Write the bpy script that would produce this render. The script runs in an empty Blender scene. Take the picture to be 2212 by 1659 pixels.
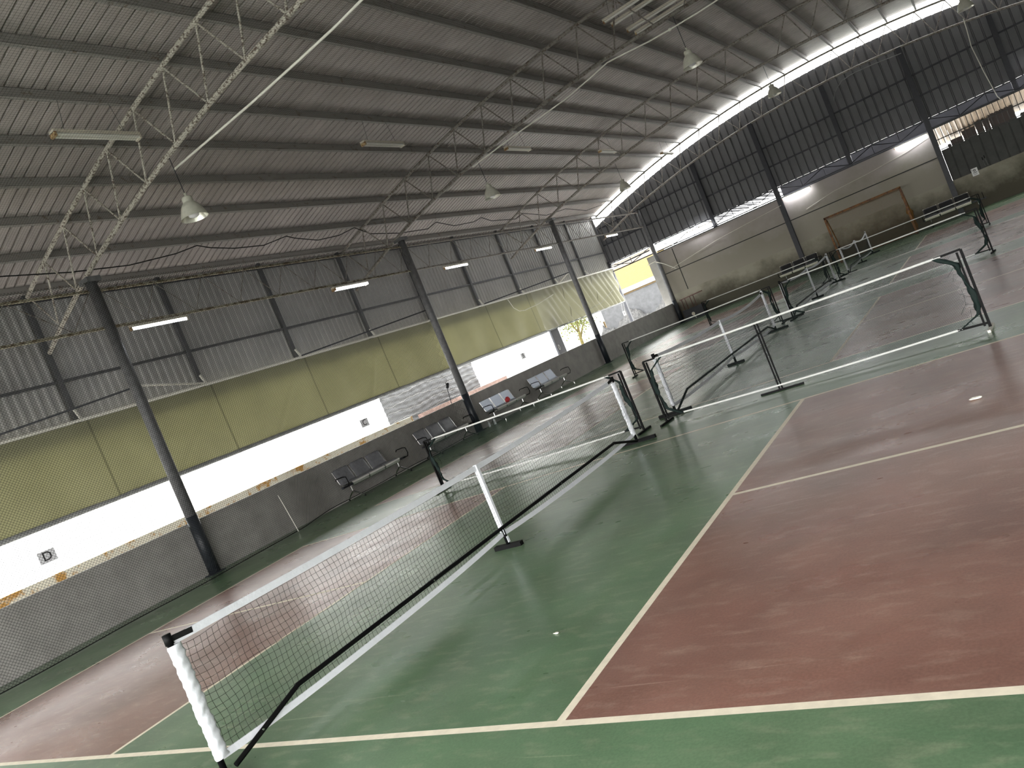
import bpy, math, random
from mathutils import Vector, Matrix
random.seed(7)
SC = bpy.context.scene
COL = SC.collection
PI = math.pi

# ------------------------------------------------------------------ camera (solved from the court lines)
R = [[0.776230936274091, 0.5018561693049846, -0.3815834363564209],
     [-0.30126522170282277, -0.23640972072030375, -0.9237692948682028],
     [-0.5538093532646383, 0.8320161232088441, -0.03231672875042224]]
CAMPOS = Vector((4.440869818920109, -5.794394681400022, 1.6755488804353786))
cd = bpy.data.cameras.new('camera'); cam = bpy.data.objects.new('camera', cd); COL.objects.link(cam)
cd.sensor_width = 36.0; cd.lens = 36.0 * 1677.75 / 2212.0; cd.clip_start = 0.05; cd.clip_end = 500
m = Matrix(((R[0][0], -R[1][0], -R[2][0], CAMPOS.x), (R[0][1], -R[1][1], -R[2][1], CAMPOS.y),
            (R[0][2], -R[1][2], -R[2][2], CAMPOS.z), (0, 0, 0, 1)))
cam.matrix_world = m
SC.camera = cam

# ------------------------------------------------------------------ materials
def new_mat(name):
    mt = bpy.data.materials.new(name); mt.use_nodes = True
    nt = mt.node_tree; b = nt.nodes['Principled BSDF']
    return mt, nt, b

def mat(name, col, rough=0.6, metal=0.0, var=0.12, scale=6.0, spec=0.4, bump=0.0, bscale=40.0, rvar=0.0, emit=None, stretch=None):
    mt, nt, b = new_mat(name)
    b.inputs['Roughness'].default_value = rough; b.inputs['Metallic'].default_value = metal
    b.inputs['Specular IOR Level'].default_value = spec
    tc = nt.nodes.new('ShaderNodeTexCoord')
    src = tc.outputs['Object']
    if stretch:
        mp = nt.nodes.new('ShaderNodeMapping'); mp.inputs['Scale'].default_value = stretch
        nt.links.new(src, mp.inputs['Vector']); src = mp.outputs['Vector']
    n = nt.nodes.new('ShaderNodeTexNoise'); n.inputs['Scale'].default_value = scale; n.inputs['Detail'].default_value = 6
    n.inputs['Roughness'].default_value = 0.65
    nt.links.new(src, n.inputs['Vector'])
    r = nt.nodes.new('ShaderNodeValToRGB')
    r.color_ramp.elements[0].position = 0.3; r.color_ramp.elements[1].position = 0.7
    r.color_ramp.elements[0].color = tuple(c * (1 - var) for c in col) + (1,)
    r.color_ramp.elements[1].color = tuple(min(1, c * (1 + var)) for c in col) + (1,)
    nt.links.new(n.outputs['Fac'], r.inputs['Fac']); nt.links.new(r.outputs['Color'], b.inputs['Base Color'])
    if bump > 0:
        n2 = nt.nodes.new('ShaderNodeTexNoise'); n2.inputs['Scale'].default_value = bscale; n2.inputs['Detail'].default_value = 4
        nt.links.new(src, n2.inputs['Vector'])
        bp = nt.nodes.new('ShaderNodeBump'); bp.inputs['Strength'].default_value = bump; bp.inputs['Distance'].default_value = 0.02
        nt.links.new(n2.outputs['Fac'], bp.inputs['Height']); nt.links.new(bp.outputs['Normal'], b.inputs['Normal'])
    if rvar > 0:
        mr = nt.nodes.new('ShaderNodeMapRange'); mr.inputs['From Min'].default_value = 0.3; mr.inputs['From Max'].default_value = 0.7
        mr.inputs['To Min'].default_value = rough - rvar; mr.inputs['To Max'].default_value = rough + rvar
        nt.links.new(n.outputs['Fac'], mr.inputs['Value']); nt.links.new(mr.outputs['Result'], b.inputs['Roughness'])
    if emit:
        b.inputs['Emission Color'].default_value = tuple(emit[:3]) + (1,); b.inputs['Emission Strength'].default_value = emit[3]
    return mt

def court_paint(name, col, dust, rough=0.29):
    """hard-court paint: broad mottling, dust scuffs and long wipe marks"""
    mt, nt, b = new_mat(name)
    b.inputs['Specular IOR Level'].default_value = 0.36
    tc = nt.nodes.new('ShaderNodeTexCoord')
    def noise(sc, det, stretch=(1, 1, 1), rot=0.0, ro=0.6):
        mp = nt.nodes.new('ShaderNodeMapping'); mp.inputs['Scale'].default_value = stretch; mp.inputs['Rotation'].default_value = (0, 0, rot)
        nt.links.new(tc.outputs['Object'], mp.inputs['Vector'])
        n = nt.nodes.new('ShaderNodeTexNoise'); n.inputs['Scale'].default_value = sc; n.inputs['Detail'].default_value = det
        n.inputs['Roughness'].default_value = ro
        nt.links.new(mp.outputs['Vector'], n.inputs['Vector']); return n.outputs['Fac']
    def ramp(f, a, bb, ca, cb):
        r = nt.nodes.new('ShaderNodeValToRGB'); r.color_ramp.elements[0].position = a; r.color_ramp.elements[1].position = bb
        r.color_ramp.elements[0].color = ca + (1,); r.color_ramp.elements[1].color = cb + (1,)
        nt.links.new(f, r.inputs['Fac']); return r.outputs['Color']
    def mix(fac, a, bb, mode='MIX'):
        mx = nt.nodes.new('ShaderNodeMix'); mx.data_type = 'RGBA'; mx.blend_type = mode
        if isinstance(fac, float): mx.inputs['Factor'].default_value = fac
        else: nt.links.new(fac, mx.inputs['Factor'])
        for s, v in (('A', a), ('B', bb)):
            sock = [i for i in mx.inputs if i.name == s and i.type == 'RGBA'][0]
            if isinstance(v, tuple): sock.default_value = v + (1,)
            else: nt.links.new(v, sock)
        return [o for o in mx.outputs if o.type == 'RGBA'][0]
    base = ramp(noise(0.8, 4), 0.34, 0.66, tuple(c * 0.74 for c in col), tuple(c * 1.16 for c in col))
    wipe = ramp(noise(1.3, 7, (0.7, 2.0, 1), 0.45, 0.7), 0.42, 0.85, (0, 0, 0), (0.24, 0.24, 0.24))
    fine = ramp(noise(7, 4, (0.7, 1.9, 1), 0.3, 0.55), 0.52, 0.78, (0, 0, 0), (0.42, 0.42, 0.42))
    grain = ramp(noise(70, 2), 0.35, 0.65, (0.90, 0.90, 0.90), (1.08, 1.08, 1.08))
    scr = ramp(noise(3.4, 2, (0.25, 9, 1), -0.5, 0.4), 0.70, 0.76, (0, 0, 0), (0.35, 0.35, 0.35))
    def bw(c):
        k = nt.nodes.new('ShaderNodeRGBToBW'); nt.links.new(c, k.inputs[0]); return k.outputs[0]
    c1 = mix(bw(wipe), base, dust)
    c2 = mix(bw(fine), c1, tuple(min(1, d * 1.25) for d in dust))
    c3 = mix(bw(scr), c2, tuple(min(1, d * 1.5) for d in dust))
    c4 = mix(1.0, c3, grain, 'MULTIPLY')
    nt.links.new(c4, b.inputs['Base Color'])
    mr = nt.nodes.new('ShaderNodeMapRange'); mr.inputs['From Min'].default_value = 0.3; mr.inputs['From Max'].default_value = 0.7
    mr.inputs['To Min'].default_value = rough - 0.035; mr.inputs['To Max'].default_value = rough + 0.045
    nt.links.new(noise(1.2, 3, (0.8, 1.6, 1), 0.3), mr.inputs['Value']); nt.links.new(mr.outputs['Result'], b.inputs['Roughness'])
    bp = nt.nodes.new('ShaderNodeBump'); bp.inputs['Strength'].default_value = 0.03; bp.inputs['Distance'].default_value = 0.01
    nt.links.new(noise(30, 3), bp.inputs['Height']); nt.links.new(bp.outputs['Normal'], b.inputs['Normal'])
    return mt

def worn_paint(name, paint, rust, cover=0.5, scale=18.0, rough=0.6):
    """old paint flaking to rust: hard-edged patches"""
    mt, nt, b = new_mat(name); b.inputs['Roughness'].default_value = rough
    tc = nt.nodes.new('ShaderNodeTexCoord')
    n = nt.nodes.new('ShaderNodeTexNoise'); n.inputs['Scale'].default_value = scale; n.inputs['Detail'].default_value = 5; n.inputs['Roughness'].default_value = 0.7
    nt.links.new(tc.outputs['Object'], n.inputs['Vector'])
    r = nt.nodes.new('ShaderNodeValToRGB'); r.color_ramp.elements[0].position = cover - 0.04; r.color_ramp.elements[1].position = cover + 0.04
    r.color_ramp.elements[0].color = tuple(paint) + (1,); r.color_ramp.elements[1].color = tuple(rust) + (1,)
    nt.links.new(n.outputs['Fac'], r.inputs['Fac']); nt.links.new(r.outputs['Color'], b.inputs['Base Color'])
    return mt

def stained_wall(name, top, stain, z0, zlo, zhi):
    """plaster whose damp-stained patches (with their own outline) sit low on the wall"""
    mt, nt, b = new_mat(name); b.inputs['Roughness'].default_value = 0.85; b.inputs['Specular IOR Level'].default_value = 0.2
    tc = nt.nodes.new('ShaderNodeTexCoord')
    sx = nt.nodes.new('ShaderNodeSeparateXYZ'); nt.links.new(tc.outputs['Object'], sx.inputs[0])
    n = nt.nodes.new('ShaderNodeTexNoise'); n.inputs['Scale'].default_value = 0.9; n.inputs['Detail'].default_value = 7; n.inputs['Roughness'].default_value = 0.65
    nt.links.new(tc.outputs['Object'], n.inputs['Vector'])
    mr = nt.nodes.new('ShaderNodeMapRange'); mr.inputs['From Min'].default_value = zlo; mr.inputs['From Max'].default_value = zhi
    mr.inputs['To Min'].default_value = 0.62; mr.inputs['To Max'].default_value = -0.25
    nt.links.new(sx.outputs['Z'], mr.inputs['Value'])
    ad = nt.nodes.new('ShaderNodeMath'); ad.operation = 'ADD'; nt.links.new(n.outputs['Fac'], ad.inputs[0]); nt.links.new(mr.outputs['Result'], ad.inputs[1])
    r = nt.nodes.new('ShaderNodeValToRGB'); r.color_ramp.elements[0].position = 0.45; r.color_ramp.elements[1].position = 0.85
    r.color_ramp.elements[0].color = tuple(top) + (1,); r.color_ramp.elements[1].color = tuple(stain) + (1,)
    nt.links.new(ad.outputs[0], r.inputs['Fac']); nt.links.new(r.outputs['Color'], b.inputs['Base Color'])
    return mt

def tarp_mat(name, col, trans):
    """woven plastic tarpaulin: diffuse plus light passing through, painted post shade in dark bands every 3 m"""
    mt, nt, b = new_mat(name); b.inputs['Roughness'].default_value = 0.55
    b.inputs['Specular IOR Level'].default_value = 0.25
    tr = nt.nodes.new('ShaderNodeBsdfTranslucent')
    tc = nt.nodes.new('ShaderNodeTexCoord')
    n = nt.nodes.new('ShaderNodeTexNoise'); n.inputs['Scale'].default_value = 0.7; n.inputs['Detail'].default_value = 5
    nt.links.new(tc.outputs['Object'], n.inputs['Vector'])
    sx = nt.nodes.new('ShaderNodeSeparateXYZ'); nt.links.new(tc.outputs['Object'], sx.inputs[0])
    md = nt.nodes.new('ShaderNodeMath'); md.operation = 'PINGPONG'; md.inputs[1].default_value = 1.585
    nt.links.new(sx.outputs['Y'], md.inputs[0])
    lt = nt.nodes.new('ShaderNodeMath'); lt.operation = 'LESS_THAN'; lt.inputs[1].default_value = 0.025; nt.links.new(md.outputs[0], lt.inputs[0])  # narrow bands paint in the shade of the posts behind the curtain
    def rampc(c, k):
        r = nt.nodes.new('ShaderNodeValToRGB'); r.color_ramp.elements[0].position = 0.3; r.color_ramp.elements[1].position = 0.7
        r.color_ramp.elements[0].color = tuple(x * (1 - k) for x in c) + (1,); r.color_ramp.elements[1].color = tuple(x * (1 + k) for x in c) + (1,)
        nt.links.new(n.outputs['Fac'], r.inputs['Fac'])
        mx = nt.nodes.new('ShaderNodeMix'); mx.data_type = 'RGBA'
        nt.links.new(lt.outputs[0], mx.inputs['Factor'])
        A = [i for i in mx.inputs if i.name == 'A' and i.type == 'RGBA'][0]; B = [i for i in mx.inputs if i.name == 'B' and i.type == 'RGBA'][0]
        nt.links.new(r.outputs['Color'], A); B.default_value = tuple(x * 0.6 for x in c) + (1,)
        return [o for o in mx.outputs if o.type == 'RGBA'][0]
    nt.links.new(rampc(col, 0.12), b.inputs['Base Color']); nt.links.new(rampc(trans, 0.12), tr.inputs['Color'])
    ms = nt.nodes.new('ShaderNodeAddShader'); nt.links.new(b.outputs[0], ms.inputs[0]); nt.links.new(tr.outputs[0], ms.inputs[1])
    nt.links.new(ms.outputs[0], nt.nodes['Material Output'].inputs['Surface'])
    return mt

M = {}
M['green'] = court_paint('court_green_paint', (0.105, 0.180, 0.098), (0.25, 0.27, 0.18))
M['red'] = court_paint('court_red_paint', (0.235, 0.118, 0.090), (0.34, 0.24, 0.19))
M['line'] = mat('court_line_paint', (0.80, 0.72, 0.57), 0.45, var=0.1, scale=14)
M['concrete'] = mat('concrete', (0.42, 0.41, 0.39), 0.85, var=0.15, scale=2, spec=0.2)
M['yard'] = mat('pale_yard_concrete', (0.40, 0.395, 0.38), 0.9, var=0.08, scale=0.8, spec=0.15)
M['roof'] = mat('roof_sheet_underside', (0.45, 0.40, 0.385), 0.5, metal=0.0, var=0.14, scale=1.3, spec=0.35)
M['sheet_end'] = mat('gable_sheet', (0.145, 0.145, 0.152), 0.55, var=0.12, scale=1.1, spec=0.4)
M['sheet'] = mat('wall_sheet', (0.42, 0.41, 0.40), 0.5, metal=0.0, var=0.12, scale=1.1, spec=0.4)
M['purlin'] = worn_paint('purlin_paint', (0.30, 0.285, 0.27), (0.20, 0.16, 0.13), 0.62, 7.0)
M['truss'] = worn_paint('flaking_truss_paint', (0.60, 0.56, 0.49), (0.14, 0.10, 0.08), 0.54, 22.0)
M['rust'] = worn_paint('rusted_girder_paint', (0.50, 0.47, 0.36), (0.20, 0.15, 0.09), 0.5, 9.0)
M['column'] = mat('grey_column_paint', (0.15, 0.15, 0.155), 0.5, var=0.25, scale=9)
M['navy'] = mat('dark_column_paint', (0.016, 0.020, 0.026), 0.45, var=0.2, scale=9)
M['steel_mid'] = mat('mid_grey_steel', (0.10, 0.10, 0.105), 0.5, var=0.15, scale=8)
M['steel_dark'] = mat('dark_grey_steel', (0.036, 0.037, 0.045), 0.5, var=0.15, scale=8)
M['lowwall'] = mat('dark_grey_render', (0.36, 0.345, 0.325), 0.7, var=0.18, scale=2.2, spec=0.3)
M['endwall'] = stained_wall('end_wall_plaster', (0.40, 0.36, 0.345), (0.31, 0.285, 0.24), 0, 1.2, 4.6)
M['endlow'] = stained_wall('damp_plaster', (0.33, 0.31, 0.25), (0.11, 0.10, 0.075), 0, 0.0, 1.9)
M['joint'] = mat('black_joint', (0.03, 0.03, 0.03), 0.8)
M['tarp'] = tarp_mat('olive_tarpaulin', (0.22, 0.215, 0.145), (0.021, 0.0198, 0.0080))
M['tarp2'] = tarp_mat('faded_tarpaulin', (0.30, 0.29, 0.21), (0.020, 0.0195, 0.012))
M['pipe_grey'] = mat('grey_pipe', (0.22, 0.225, 0.22), 0.5, var=0.2, scale=6)
M['pipe_white'] = worn_paint('pale_pipe', (0.70, 0.68, 0.62), (0.35, 0.30, 0.24), 0.66, 20.0)
M['pvc'] = mat('white_conduit', (0.78, 0.76, 0.68), 0.4, var=0.06)
M['black'] = mat('black_powder_coat', (0.0025, 0.0025, 0.0028), 0.6, var=0.2, spec=0.15)
M['black_cord'] = mat('black_cord', (0.0035, 0.0035, 0.0035), 0.8, var=0.2)
M['netgrey'] = mat('dark_net_cord', (0.012, 0.012, 0.011), 0.8, var=0.2)
M['netgreen'] = mat('green_net_cord', (0.0030, 0.0125, 0.0105), 0.8, var=0.3, scale=20)
M['white_cloth'] = mat('white_vinyl', (0.72, 0.735, 0.78), 0.45, var=0.05, scale=12, bump=0.25, bscale=25)
M['white_rope'] = mat('white_cord', (0.66, 0.66, 0.64), 0.6, var=0.08, scale=30)
M['chrome'] = mat('chrome', (0.70, 0.70, 0.70), 0.18, metal=1.0, var=0.05)
M['pad'] = mat('black_leatherette', (0.13, 0.132, 0.142), 0.26, var=0.2, scale=9, bump=0.1)
M['perf'] = mat('perforated_steel', (0.34, 0.37, 0.42), 0.35, metal=0.75, var=0.15, scale=60)
M['edge'] = mat('polished_edge', (0.80, 0.79, 0.76), 0.3, metal=0.7, var=0.05)
M['pad_dark'] = mat('dark_leatherette', (0.012, 0.012, 0.013), 0.4, var=0.2, scale=9)
M['cream'] = mat('seat_edge_glint', (0.75, 0.72, 0.60), 0.35, var=0.05)  # bright cream paints in the light reflected by the seat edges
M['lamp'] = mat('lamp_enamel', (0.55, 0.54, 0.46), 0.4, var=0.12, scale=12)
M['lamp_in'] = mat('lamp_reflector', (0.80, 0.78, 0.70), 0.25, metal=0.4, var=0.06)
M['bulb'] = mat('frosted_bulb', (0.85, 0.83, 0.88), 0.3, var=0.03)
M['fixture'] = mat('cream_fixture', (0.72, 0.66, 0.56), 0.5, var=0.12, scale=16)
M['rustcap'] = worn_paint('rusty_end_cap', (0.55, 0.42, 0.22), (0.25, 0.11, 0.05), 0.5, 30)
M['tube_off'] = mat('unlit_tube', (0.80, 0.78, 0.72), 0.25, var=0.03)
M['tube_on'] = mat('lit_tube', (0.9, 0.9, 0.9), 0.4, var=0.02, emit=(0.93, 0.96, 1.0, 4.5))
M['plate'] = mat('grey_sign_plate', (0.66, 0.66, 0.69), 0.5, var=0.08)
M['ink'] = mat('sign_ink', (0.012, 0.012, 0.014), 0.6)
M['paper'] = mat('white_paper', (0.85, 0.85, 0.85), 0.5, var=0.03)
M['inkgrey'] = mat('printed_grey', (0.16, 0.16, 0.17), 0.6)
M['orange'] = worn_paint('orange_goal_paint', (0.20, 0.082, 0.014), (0.09, 0.032, 0.010), 0.52, 8.0)
M['orange_net'] = mat('orange_net_cord', (0.17, 0.08, 0.014), 0.8, var=0.25)
M['brown'] = mat('red_brown_paint', (0.075, 0.028, 0.02), 0.55, var=0.2)
M['redbag'] = mat('red_cloth', (0.45, 0.035, 0.04), 0.7, var=0.2, scale=20)
M['whitewall'] = mat('white_painted_wall', (0.46, 0.46, 0.45), 0.8, var=0.03, scale=1.2)
M['rustwall'] = worn_paint('rust_streaked_white', (0.74, 0.70, 0.58), (0.50, 0.27, 0.07), 0.55, 2.4, 0.8)
M['yellow'] = mat('yellow_metal', (0.095, 0.058, 0.003), 0.5, var=0.1, scale=4)
M['palegrey'] = mat('pale_grey_sheet', (0.060, 0.060, 0.062), 0.7, var=0.25, scale=3)
M['rubble'] = mat('grey_rubble', (0.050, 0.048, 0.046), 0.9, var=0.6, scale=7)
M['shade'] = mat('pale_shade_cloth', (0.15, 0.15, 0.155), 0.8, var=0.15, scale=3, stretch=(1, 0.8, 2.5))
M['crate'] = mat('dark_crate', (0.02, 0.014, 0.012), 0.8, var=0.3)
M['brick'] = mat('red_brick', (0.26, 0.175, 0.15), 0.85, var=0.3, scale=6)
M['bark'] = mat('bark', (0.07, 0.055, 0.012), 0.9, var=0.3, scale=8)
M['leaf'] = mat('leaf', (0.07, 0.078, 0.008), 0.6, var=0.35, scale=7)
M['tealwall'] = mat('pale_green_wall', (0.065, 0.10, 0.078), 0.8, var=0.1)
M['ochre'] = mat('ochre_door', (0.075, 0.047, 0.014), 0.7, var=0.2)
M['creamroof'] = mat('cream_corrugated', (0.40, 0.33, 0.26), 0.6, var=0.15, scale=3)
M['darkshed'] = mat('dark_shed_sheet', (0.035, 0.035, 0.042), 0.7, var=0.25, scale=2)
M['glass'] = mat('clear_plastic', (0.75, 0.8, 0.8), 0.15, var=0.03)
M['glass'].node_tree.nodes['Principled BSDF'].inputs['Transmission Weight'].default_value = 0.8
M['grime'] = mat('dark_corrugated', (0.055, 0.056, 0.052), 0.6, var=0.25, scale=3)

# ------------------------------------------------------------------ mesh helpers
class MB:
    def __init__(s): s.v = []; s.f = []; s.mi = []
    def quad(s, a, b, c, d, k=0):
        i = len(s.v); s.v += [tuple(a), tuple(b), tuple(c), tuple(d)]; s.f.append((i, i + 1, i + 2, i + 3)); s.mi.append(k)
    def box(s, lo, hi, k=0):
        x0, y0, z0 = lo; x1, y1, z1 = hi; i = len(s.v)
        s.v += [(x0, y0, z0), (x1, y0, z0), (x1, y1, z0), (x0, y1, z0), (x0, y0, z1), (x1, y0, z1), (x1, y1, z1), (x0, y1, z1)]
        for f in ((0, 3, 2, 1), (4, 5, 6, 7), (0, 1, 5, 4), (1, 2, 6, 5), (2, 3, 7, 6), (3, 0, 4, 7)):
            s.f.append(tuple(i + j for j in f)); s.mi.append(k)
        return s
    def tube(s, pts, r, n=8, k=0, cap=True, rot=0.0):
        P = [Vector(p) for p in pts]; N = len(P); rr = r if isinstance(r, (list, tuple)) else [r] * N
        t0 = (P[1] - P[0]).normalized()
        up = Vector((0, 0, 1)) if abs(t0.z) < 0.9 else Vector((1, 0, 0))
        u = t0.cross(up).normalized(); base = len(s.v); tp = t0
        for j in range(N):
            a = (P[j] - P[j - 1]).normalized() if j > 0 else t0
            b = (P[j + 1] - P[j]).normalized() if j < N - 1 else a
            t = (a + b)
            t = t.normalized() if t.length > 1e-6 else a
            u = (u - t * u.dot(t)); u = u.normalized() if u.length > 1e-6 else t.orthogonal().normalized()
            w = t.cross(u)
            for q in range(n):
                an = 2 * PI * q / n + rot
                p = P[j] + (u * math.cos(an) + w * math.sin(an)) * rr[j]
                s.v.append((p.x, p.y, p.z))
        for j in range(N - 1):
            for q in range(n):
                a = base + j * n + q; b = base + j * n + (q + 1) % n
                s.f.append((a, b, b + n, a + n)); s.mi.append(k)
        if cap and n > 2:
            s.f.append(tuple(base + q for q in reversed(range(n)))); s.mi.append(k)
            s.f.append(tuple(base + (N - 1) * n + q for q in range(n))); s.mi.append(k)
        return s
    def bar(s, a, b, w, h, k=0, up=(0, 0, 1)):
        a = Vector(a); b = Vector(b); t = (b - a).normalized(); up = Vector(up)
        if abs(t.dot(up)) > 0.95: up = Vector((1, 0, 0))
        u = t.cross(up).normalized() * (w / 2); v = u.cross(t).normalized() * (h / 2); i = len(s.v)
        for p in (a, b):
            for q in (-u - v, u - v, u + v, -u + v):
                c = p + q; s.v.append((c.x, c.y, c.z))
        for f in ((3, 2, 1, 0), (4, 5, 6, 7), (0, 1, 5, 4), (1, 2, 6, 5), (2, 3, 7, 6), (3, 0, 4, 7)):
            s.f.append(tuple(i + j for j in f)); s.mi.append(k)
        return s
    def grid(s, fn, nu, nv, k=0):
        i = len(s.v)
        for a in range(nu + 1):
            for b in range(nv + 1): s.v.append(tuple(fn(a / nu, b / nv)))
        for a in range(nu):
            for b in range(nv):
                q = i + a * (nv + 1) + b; s.f.append((q, q + nv + 1, q + nv + 2, q + 1)); s.mi.append(k)
        return s
    def lathe(s, prof, c, n=24, k=0, axis=2):
        i = len(s.v)
        for (r, z) in prof:
            for q in range(n):
                an = 2 * PI * q / n; x, y = r * math.cos(an), r * math.sin(an)
                p = (c[0] + x, c[1] + y, c[2] + z) if axis == 2 else ((c[0] + z, c[1] + x, c[2] + y) if axis == 0 else (c[0] + x, c[1] + z, c[2] + y))
                s.v.append(p)
        for a in range(len(prof) - 1):
            for q in range(n):
                p0 = i + a * n + q; p1 = i + a * n + (q + 1) % n
                s.f.append((p0, p1, p1 + n, p0 + n)); s.mi.append(k)
        return s
    def build(s, name, mats, parent=None, smooth=False, loc=None):
        me = bpy.data.meshes.new(name); me.from_pydata(s.v, [], s.f)
        ms = mats if isinstance(mats, (list, tuple)) else [mats]
        for q in ms: me.materials.append(q)
        if len(ms) > 1: me.polygons.foreach_set('material_index', s.mi)
        if smooth: me.polygons.foreach_set('use_smooth', [True] * len(me.polygons))
        me.update()
        o = bpy.data.objects.new(name, me); COL.objects.link(o)
        if parent: o.parent = parent; o.matrix_parent_inverse = Matrix.Translation(parent.location).inverted() if not parent.rotation_euler.z else parent.matrix_basis.inverted()
        return o

def tag(o, label=None, cat=None, group=None, kind=None):
    if label: o['label'] = label
    if cat: o['category'] = cat
    if group: o['group'] = group
    if kind: o['kind'] = kind
    return o

def thing(name, label, cat, loc=(0, 0, 0), group=None, kind=None):
    o = bpy.data.objects.new(name, None); COL.objects.link(o); o.location = loc
    o.empty_display_size = 0.2
    return tag(o, label, cat, group, kind)

def struct(o, label, cat=None):
    return tag(o, label, cat or 'structure', None, 'structure')

def kids(o): return [c for c in bpy.data.objects if c.parent == o]

def copy_tree(o, dloc, parent=None):
    c = o.copy(); COL.objects.link(c)
    if parent: c.parent = parent
    else: c.location = o.location + Vector(dloc)
    for ch in kids(o): copy_tree(ch, None, c)
    return c

# ------------------------------------------------------------------ dimensions of the hall
YN, YF = -9.8, 31.5            # near and far ends
XW = -12.05                    # sheeted outer wall
XC = -9.4                      # column line
RT = 37.6
def ztop(x): return 8.50 - (RT - math.sqrt(RT * RT - x * x))        # truss top chord
def zbot(x): return 7.40 - (RT - math.sqrt(RT * RT - x * x))        # truss bottom chord
def zroof(x): return ztop(x) + 0.215
TRY = [2.94 + 9.52 * k for k in range(4)]                            # truss planes

# ================================================================== FLOOR
courts = [0.0, 8.0, 15.95, 23.8]
xb = [-9.55]
LW = 0.05
xs = sorted(set([-9.56, -6.83, -6.78, -2.24, -2.19, 2.084, 2.134, 6.656, 6.706, 12.2]))
ys = [YN]
for c in courts:
    ys += [c - 3.05, c - 3.0, c - 0.025, c + 0.025, c + 3.0, c + 3.05]
ys += [29.25, 29.32, 31.6]
ys = sorted(set(ys))
fb = MB()
for i in range(len(xs) - 1):
    for j in range(len(ys) - 1):
        x = (xs[i] + xs[i + 1]) / 2; y = (ys[j] + ys[j + 1]) / 2
        k = 0
        for c in courts:
            if abs(y - c) < 3.05 and -6.83 < x < 6.706:
                k = 1
                if -2.19 < x < 2.084: k = 0
                if abs(y - c) > 3.0 or x < -6.78 or x > 6.656 or (-2.24 < x < -2.19) or (2.084 < x < 2.134): k = 2
                if abs(y - c) < 0.025 and not (-2.24 < x < 2.134): k = 2
        if 29.25 < y < 29.32: k = 2
        fb.quad((xs[i], ys[j], 0), (xs[i + 1], ys[j], 0), (xs[i + 1], ys[j + 1], 0), (xs[i], ys[j + 1], 0), k)
floor = fb.build('floor', [M['green'], M['red'], M['line']])
struct(floor, 'painted indoor court floor in green and red with cream lines', 'floor')

g = MB(); g.quad((-160, -120, -0.06), (160, -120, -0.06), (160, 200, -0.06), (-160, 200, -0.06))
struct(g.build('ground', M['yard']), 'pale concrete yard around the hall', 'ground')
g = MB().box((-12.2, YN, -0.05), (-9.56, YF + 0.3, -0.005))
struct(g.build('path', M['concrete']), 'grey concrete walkway outside the low dark wall', 'path')

# ================================================================== ROOF
NX = 40
rb = MB()
prof = []
y = YN
pit = 0.2
while y < YF:
    prof += [(y, 0.0), (y + pit - 0.046, 0.0), (y + pit - 0.043, 0.06), (y + pit - 0.006, 0.06)]
    y += pit
prof.append((YF, 0.0))
base = 0
npf = len(prof)
X0R, X1R = -12.6, 12.6
for a in range(NX + 1):
    x = X0R + (X1R - X0R) * a / NX; z = zroof(x)
    for (yy, dz) in prof: rb.v.append((x, yy, z + dz))
for a in range(NX):
    for b in range(npf - 1):
        q = a * npf + b; rb.f.append((q, q + 1, q + npf + 1, q + npf)); rb.mi.append(0)
roof = rb.build('ceiling', M['roof'])
struct(roof, 'arched grey ribbed metal roof sheets over the whole hall', 'ceiling')
tx = [1.06 * k + 0.04 for k in range(-11, 12)]
for x in tx:
    p = MB(); z = ztop(x) + 0.03; sl = math.atan2(-x, RT)
    c, s_ = math.cos(sl), math.sin(sl)
    def L(u, w): return (x + u * c - w * s_, z + u * s_ + w * c)
    # C section: web on the -u side, flanges
    for (u0, w0, u1, w1) in ((0.028, 0, 0.035, 0.17), (-0.035, 0, 0.035, 0.007), (-0.035, 0.163, 0.035, 0.17), (-0.035, 0.0, -0.029, 0.025)):
        cs = [L(u0, w0), L(u1, w0), L(u1, w1), L(u0, w1)]; i = len(p.v)
        for yy in (YN, YF - 0.05):
            for (px, pz) in cs: p.v.append((px, yy, pz))
        for f in ((0, 1, 2, 3), (7, 6, 5, 4), (0, 4, 5, 1), (1, 5, 6, 2), (2, 6, 7, 3), (3, 7, 4, 0)):
            p.f.append(tuple(i + j for j in f)); p.mi.append(0)
    p.build('purlin', M['purlin'], roof)

# ================================================================== TRUSSES
def truss(Y, label, worn):
    t = thing('roof_truss', label, 'roof truss', (0, Y, 5.5), 'arched lattice trusses under the roof')
    mt = M['truss'] if worn else M['rust2']
    xs_ = [-11.66 + 23.32 * i / 44 for i in range(45)]
    MB().tube([(x, Y, ztop(x) - 0.02) for x in xs_], 0.042, 10).build('top_chord', mt, t, True)
    xs_ = [-11.72 + 23.44 * i / 44 for i in range(45)]
    MB().tube([(x, Y, zbot(x) - (0.12 * max(0, (abs(x) - 9.4) / 2.3))) for x in xs_], 0.045, 10).build('bottom_chord', mt, t, True)
    for sgn in (1, -1):
        for k in range(-11, 0):
            T = 1.06 * k + 0.04
            for B in (T - 0.42, T + 0.64):
                if B < -11.72: continue
                MB().tube([(sgn * T, Y, ztop(T) - 0.04), (sgn * B, Y, zbot(B) + 0.02)], 0.017 if B > T else 0.020, 6).build('web_bar', mt, t)
    return t
M['rust2'] = worn_paint('grey_truss_paint', (0.30, 0.28, 0.25), (0.14, 0.10, 0.08), 0.55, 16.0)
tl = ['lattice truss with flaking cream paint, over the nearest court', 'grey lattice truss over the second court, second from the viewer',
      'grey lattice truss over the third court, in front of the end wall truss', 'lattice truss fixed along the far gable wall under the bright slit']
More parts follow.
